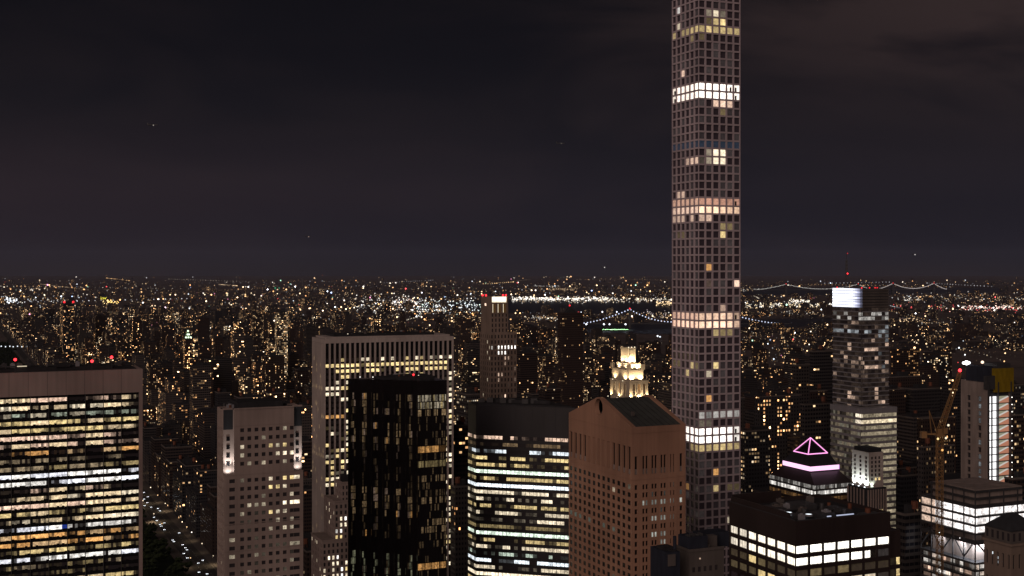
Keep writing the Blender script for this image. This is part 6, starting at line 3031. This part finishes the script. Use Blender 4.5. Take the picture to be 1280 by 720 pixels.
cluster(640, 760, 371, 375.5, 330, [Wc, Wc, (1.0, .86, .66)], .5, 2.2, .5, .95)
cluster(740, 842, 371.5, 377, 170, [Wc, (1.0, .80, .55)], .3, 1.7)
cluster(640, 830, 375, 379, 90, [Ac, Wc], .15, .7)
cluster(820, 842, 376, 381, 60, [(1.0, .70, .38)], .6, 1.8)
cluster(685, 722, 359, 364, 60, [Ac], .15, .5)
cluster(655, 700, 356, 359, 30, [Wc], .15, .45)
cluster(925, 1040, 378, 385, 210, [(1.0, .74, .42), Wc, (1.0, .80, .55)], .3, 1.9)
cluster(980, 1012, 374, 379, 70, [(1.0, .85, .6), Wc], .5, 1.9)
cluster(930, 1045, 388, 396, 40, [Ac, Wc], .15, .7)
cluster(1113, 1290, 380, 390, 150, [Rc, Wc, Rc, (1.0, .5, .4)], .3, 1.5)
cluster(1200, 1290, 381, 387, 130, [(1.0, .80, .66), Wc, (1.0, .6, .5)], .5, 2.2)
cluster(1120, 1290, 366, 379, 130, [Wc, Ac], .15, .9)
cluster(1128, 1150, 372, 377, 25, [Wc], .4, 1.4)
cluster(926, 950, 360, 364, 26, [Ac, Wc], .15, .5)
cluster(1113, 1150, 397, 404, 30, [Ac], .5, 1.3)
cluster(800, 838, 388, 400, 50, [Ac, (1.0, .8, .8), Wc], .2, 1.0)
cluster(655, 710, 394, 400, 70, [Ac, Wc], .2, .8)
cluster(575, 605, 395, 402, 40, [Ac], .3, 1.0)
cluster(60, 82, 436, 450, 40, [Wc, Ac], .3, 1.3)
for px, py, c, s, r in ((206.5, 384.5, (1.0, .7, .85), 2.4, 1.5), (284, 367, (1.0, .82, .5), 1.2, 1.4), (284, 369, (1.0, .82, .5), 1.2, 1.2), (344, 360, (.1, .7, .35), .5, 1.2), (349, 360, (.1, .7, .35), .4, 1.0),
                        (373.5, 381.5, Rc, 1.4, 1.3), (403, 344, (.8, .25, .1), .25, .9), (520.5, 395.5, Bc, 2.2, 1.2), (147, 409, Bc, 1.6, 1.4), (149, 409, Bc, 1.6, 1.2), (252.5, 425.5, Bc, 1.4, 1.2),
                        (971, 408.5, Bc, 2.6, 1.4), (822, 420, Bc, 2.0, 1.3), (825, 421, Bc, 1.6, 1.2), (725, 402, (1.0, .55, .2), 2.0, 1.6), (724, 413, (1.0, .55, .08), 1.4, 1.5), (727, 413.5, (1.0, .55, .08), 1.4, 1.5),
                        (1207, 407.5, Wc, 1.5, 1.3), (1252, 375, Wc, 1.6, 1.2), (1150, 437, (1.0, .55, .2), 2.0, 1.3)):
    lamp_at(px, py, 12, r, c, s)
tag(lights.build('city_lights', GLOW), kind='stuff')

# ------------------------------------------------------------------ the park at night
rp = random.Random(5)
trees = MB()


def clump_tree(x, y, h, r):
    n = 12
    trees.bar((x, y, 0), (x, y, h * .5), .25)
    for i in range(n):
        a = rp.uniform(0, 2 * math.pi)
        rr = r * rp.uniform(.2, .85)
        z = h * rp.uniform(.42, .92)
        q = r * rp.uniform(.28, .5)
        trees.ball((x + rr * math.cos(a), y + rr * math.sin(a), z), q, (0, 0, 0), rp.uniform(.8, 1.25), rp.uniform(.6, .95))


for q in range(2400):
    s = rp.uniform(-560, 181)
    a = 770 + 3900 * rp.random() ** 1.5
    x, y = grid(s, a)
    px = CX + F * x / y
    if px < -30 or px > 260:
        continue
    clump_tree(x, y, rp.uniform(11, 19), rp.uniform(4.5, 7.5))
for q in range(70):
    x, y = grid(rp.uniform(150, 182), 800 + q * 11 + rp.uniform(-3, 3))
    clump_tree(x, y, rp.uniform(10, 15), rp.uniform(3.8, 5.5))
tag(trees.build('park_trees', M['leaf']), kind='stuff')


def small_lamp(name, label, cat, loc, h, r, col, s, group):
    t = thing(name, label, cat, loc, 0, group)
    mb = MB()
    mb.bar((0, 0, 0), (0, 0, h - r * .8), max(.08, r * .15))
    mb.build('post', M['steel'], t)
    mb = MB()
    mb.sphere((0, 0, h), r, k(col, s), 8, 5)
    mb.build('lamp_head', GLOW, t)
    return t


for i in range(6):
    px = 1.5 + 5.0 * i + (i % 3) * .4
    Y = 3900.0 + i * 30
    x = pxX(px, Y)
    h = zpx(432.8 + (i % 2) * .6, Y)
    small_lamp('park_lamp', 'white lamp on tall mast in a row over the dark park', 'lamp', (x, Y, 0), max(8, h), 1.9, (.85, .92, 1.0), 1.5, 'row of white lamps in the dark park')

# avenue: lamps and traffic
for i in range(34):
    a = 900 + i * 27.0
    for s, arm in ((190.8, 1), (210.4, -1)):
        x, y = grid(s, a)
        px = CX + F * x / y
        if not (150 < px < 275) or rl.random() < .5:
            continue
        small_lamp('street_lamp', 'amber street lamp on the kerb of the avenue beside the park', 'street lamp', (x, y, .14), 8.5, .55, rl.choice(((1.0, .62, .30), (1.0, .8, .55), (1.0, .9, .8))), rl.uniform(.5, 2.6),
                   'street lamps along the avenue')
        spot(None, (x, y, 8.0), (x + arm * 2, y, 0), rl.choice((600, 1500, 4000, 9000)), (1.0, .72, .42), 140, .3, 'street_lamp_beam')


def car_proto():
    t = thing('car', 'car with white headlights in the queue coming down the avenue', 'car', (0, 0, 0), 0, 'cars in the avenue queue')
    mb = MB()
    prof = [(-2.25, .35), (-2.25, .85), (-1.35, .95), (-.75, 1.45), (.95, 1.45), (1.6, .98), (2.25, .9), (2.25, .35)]
    for (a, b) in zip(prof[1:-1], prof[2:]):
        mb.face([(-.88, a[0], a[1]), (.88, a[0], a[1]), (.88, b[0], b[1]), (-.88, b[0], b[1])])
    mb.face([(-.88, p[0], p[1]) for p in prof])
    mb.face([(.88, p[0], p[1]) for p in reversed(prof)])
    mb.face([(-.88, -2.25, .35), (.88, -2.25, .35), (.88, -2.25, .85), (-.88, -2.25, .85)])
    mb.face([(-.88, 2.25, .35), (.88, 2.25, .35), (.88, 2.25, .9), (-.88, 2.25, .9)])
    mb.build('body', M['carpaint'], t)
    for sx in (-.62, .62):
        mb = MB()
        mb.sphere((sx, -2.28, .68), .26, k((.90, .95, 1.0), 4.5), 8, 5)
        mb.build('headlight', GLOW, t)
    for sx in (-.8, .8):
        for sy in (-1.4, 1.4):
            mb = MB()
            mb.bar((sx - .1, sy, .34), (sx + .1, sy, .34), .34, sides=10)
            mb.build('wheel', M['roof'], t)
    return t


proto = car_proto()
first = True
rc_ = random.Random(19)
for i in range(60):
    a = 1040 + i * 11 + rc_.uniform(-5, 5)
    s = rc_.choice((194.3, 199.5, 205.2))
    x, y = grid(s, a)
    px = CX + F * x / y
    if not (176 < px < 262) or rc_.random() < .35:
        continue
    if first:
        o = proto
        first = False
    else:
        o = proto.copy()
        COL.objects.link(o)
        for ch in proto.children:
            c = ch.copy()
            COL.objects.link(c)
            c.parent = o
    o.location = (x, y, .03)
    o.rotation_euler = (0, 0, GA + rc_.uniform(-.04, .04))


# ------------------------------------------------------------------ aircraft
def plane(px, py, Y, label, col, s):
    x, z = pxX(px, Y), zpx(py, Y)
    t = thing('aeroplane', label, 'aeroplane', (x, Y, z), 0)
    mb = MB()
    mb.bar((-17, 0, 0), (17, 0, 0), 1.9, sides=8)
    mb.hexa([(-3, -15, -.2), (2, -15, -.2), (5, 15, -.2), (-1, 15, -.2), (-3, -15, .2), (2, -15, .2), (5, 15, .2), (-1, 15, .2)])
    mb.hexa([(-17, -.2, 1), (-13, -.2, 1), (-13, .2, 1), (-17, .2, 1), (-18, -.2, 7), (-15.5, -.2, 7), (-15.5, .2, 7), (-18, .2, 7)])
    mb.build('airframe', M['steel'], t)
    mb = MB()
    mb.ball((4, -2.5, -1.5), Y * .00045, k(col, s))
    mb.build('navigation_light', GLOW, t)


plane(190.5, 156, 4200, 'aeroplane as a faint white speck high above the framed slab', (1.0, .9, .8), .7)
plane(385, 295.5, 7000, 'aeroplane as a small speck above the notched stone tower', (1.0, .75, .6), .5)
plane(755, 334, 9000, 'aeroplane with bright light low over the bay', (1.0, .95, .85), 1.2)
plane(1143, 318, 9000, 'aeroplane as a white speck above the far bridge towers', (1.0, .95, .9), 1.0)
plane(700.5, 179, 5000, 'aeroplane as the faintest speck above the slim tower', (1.0, .9, .8), .3)
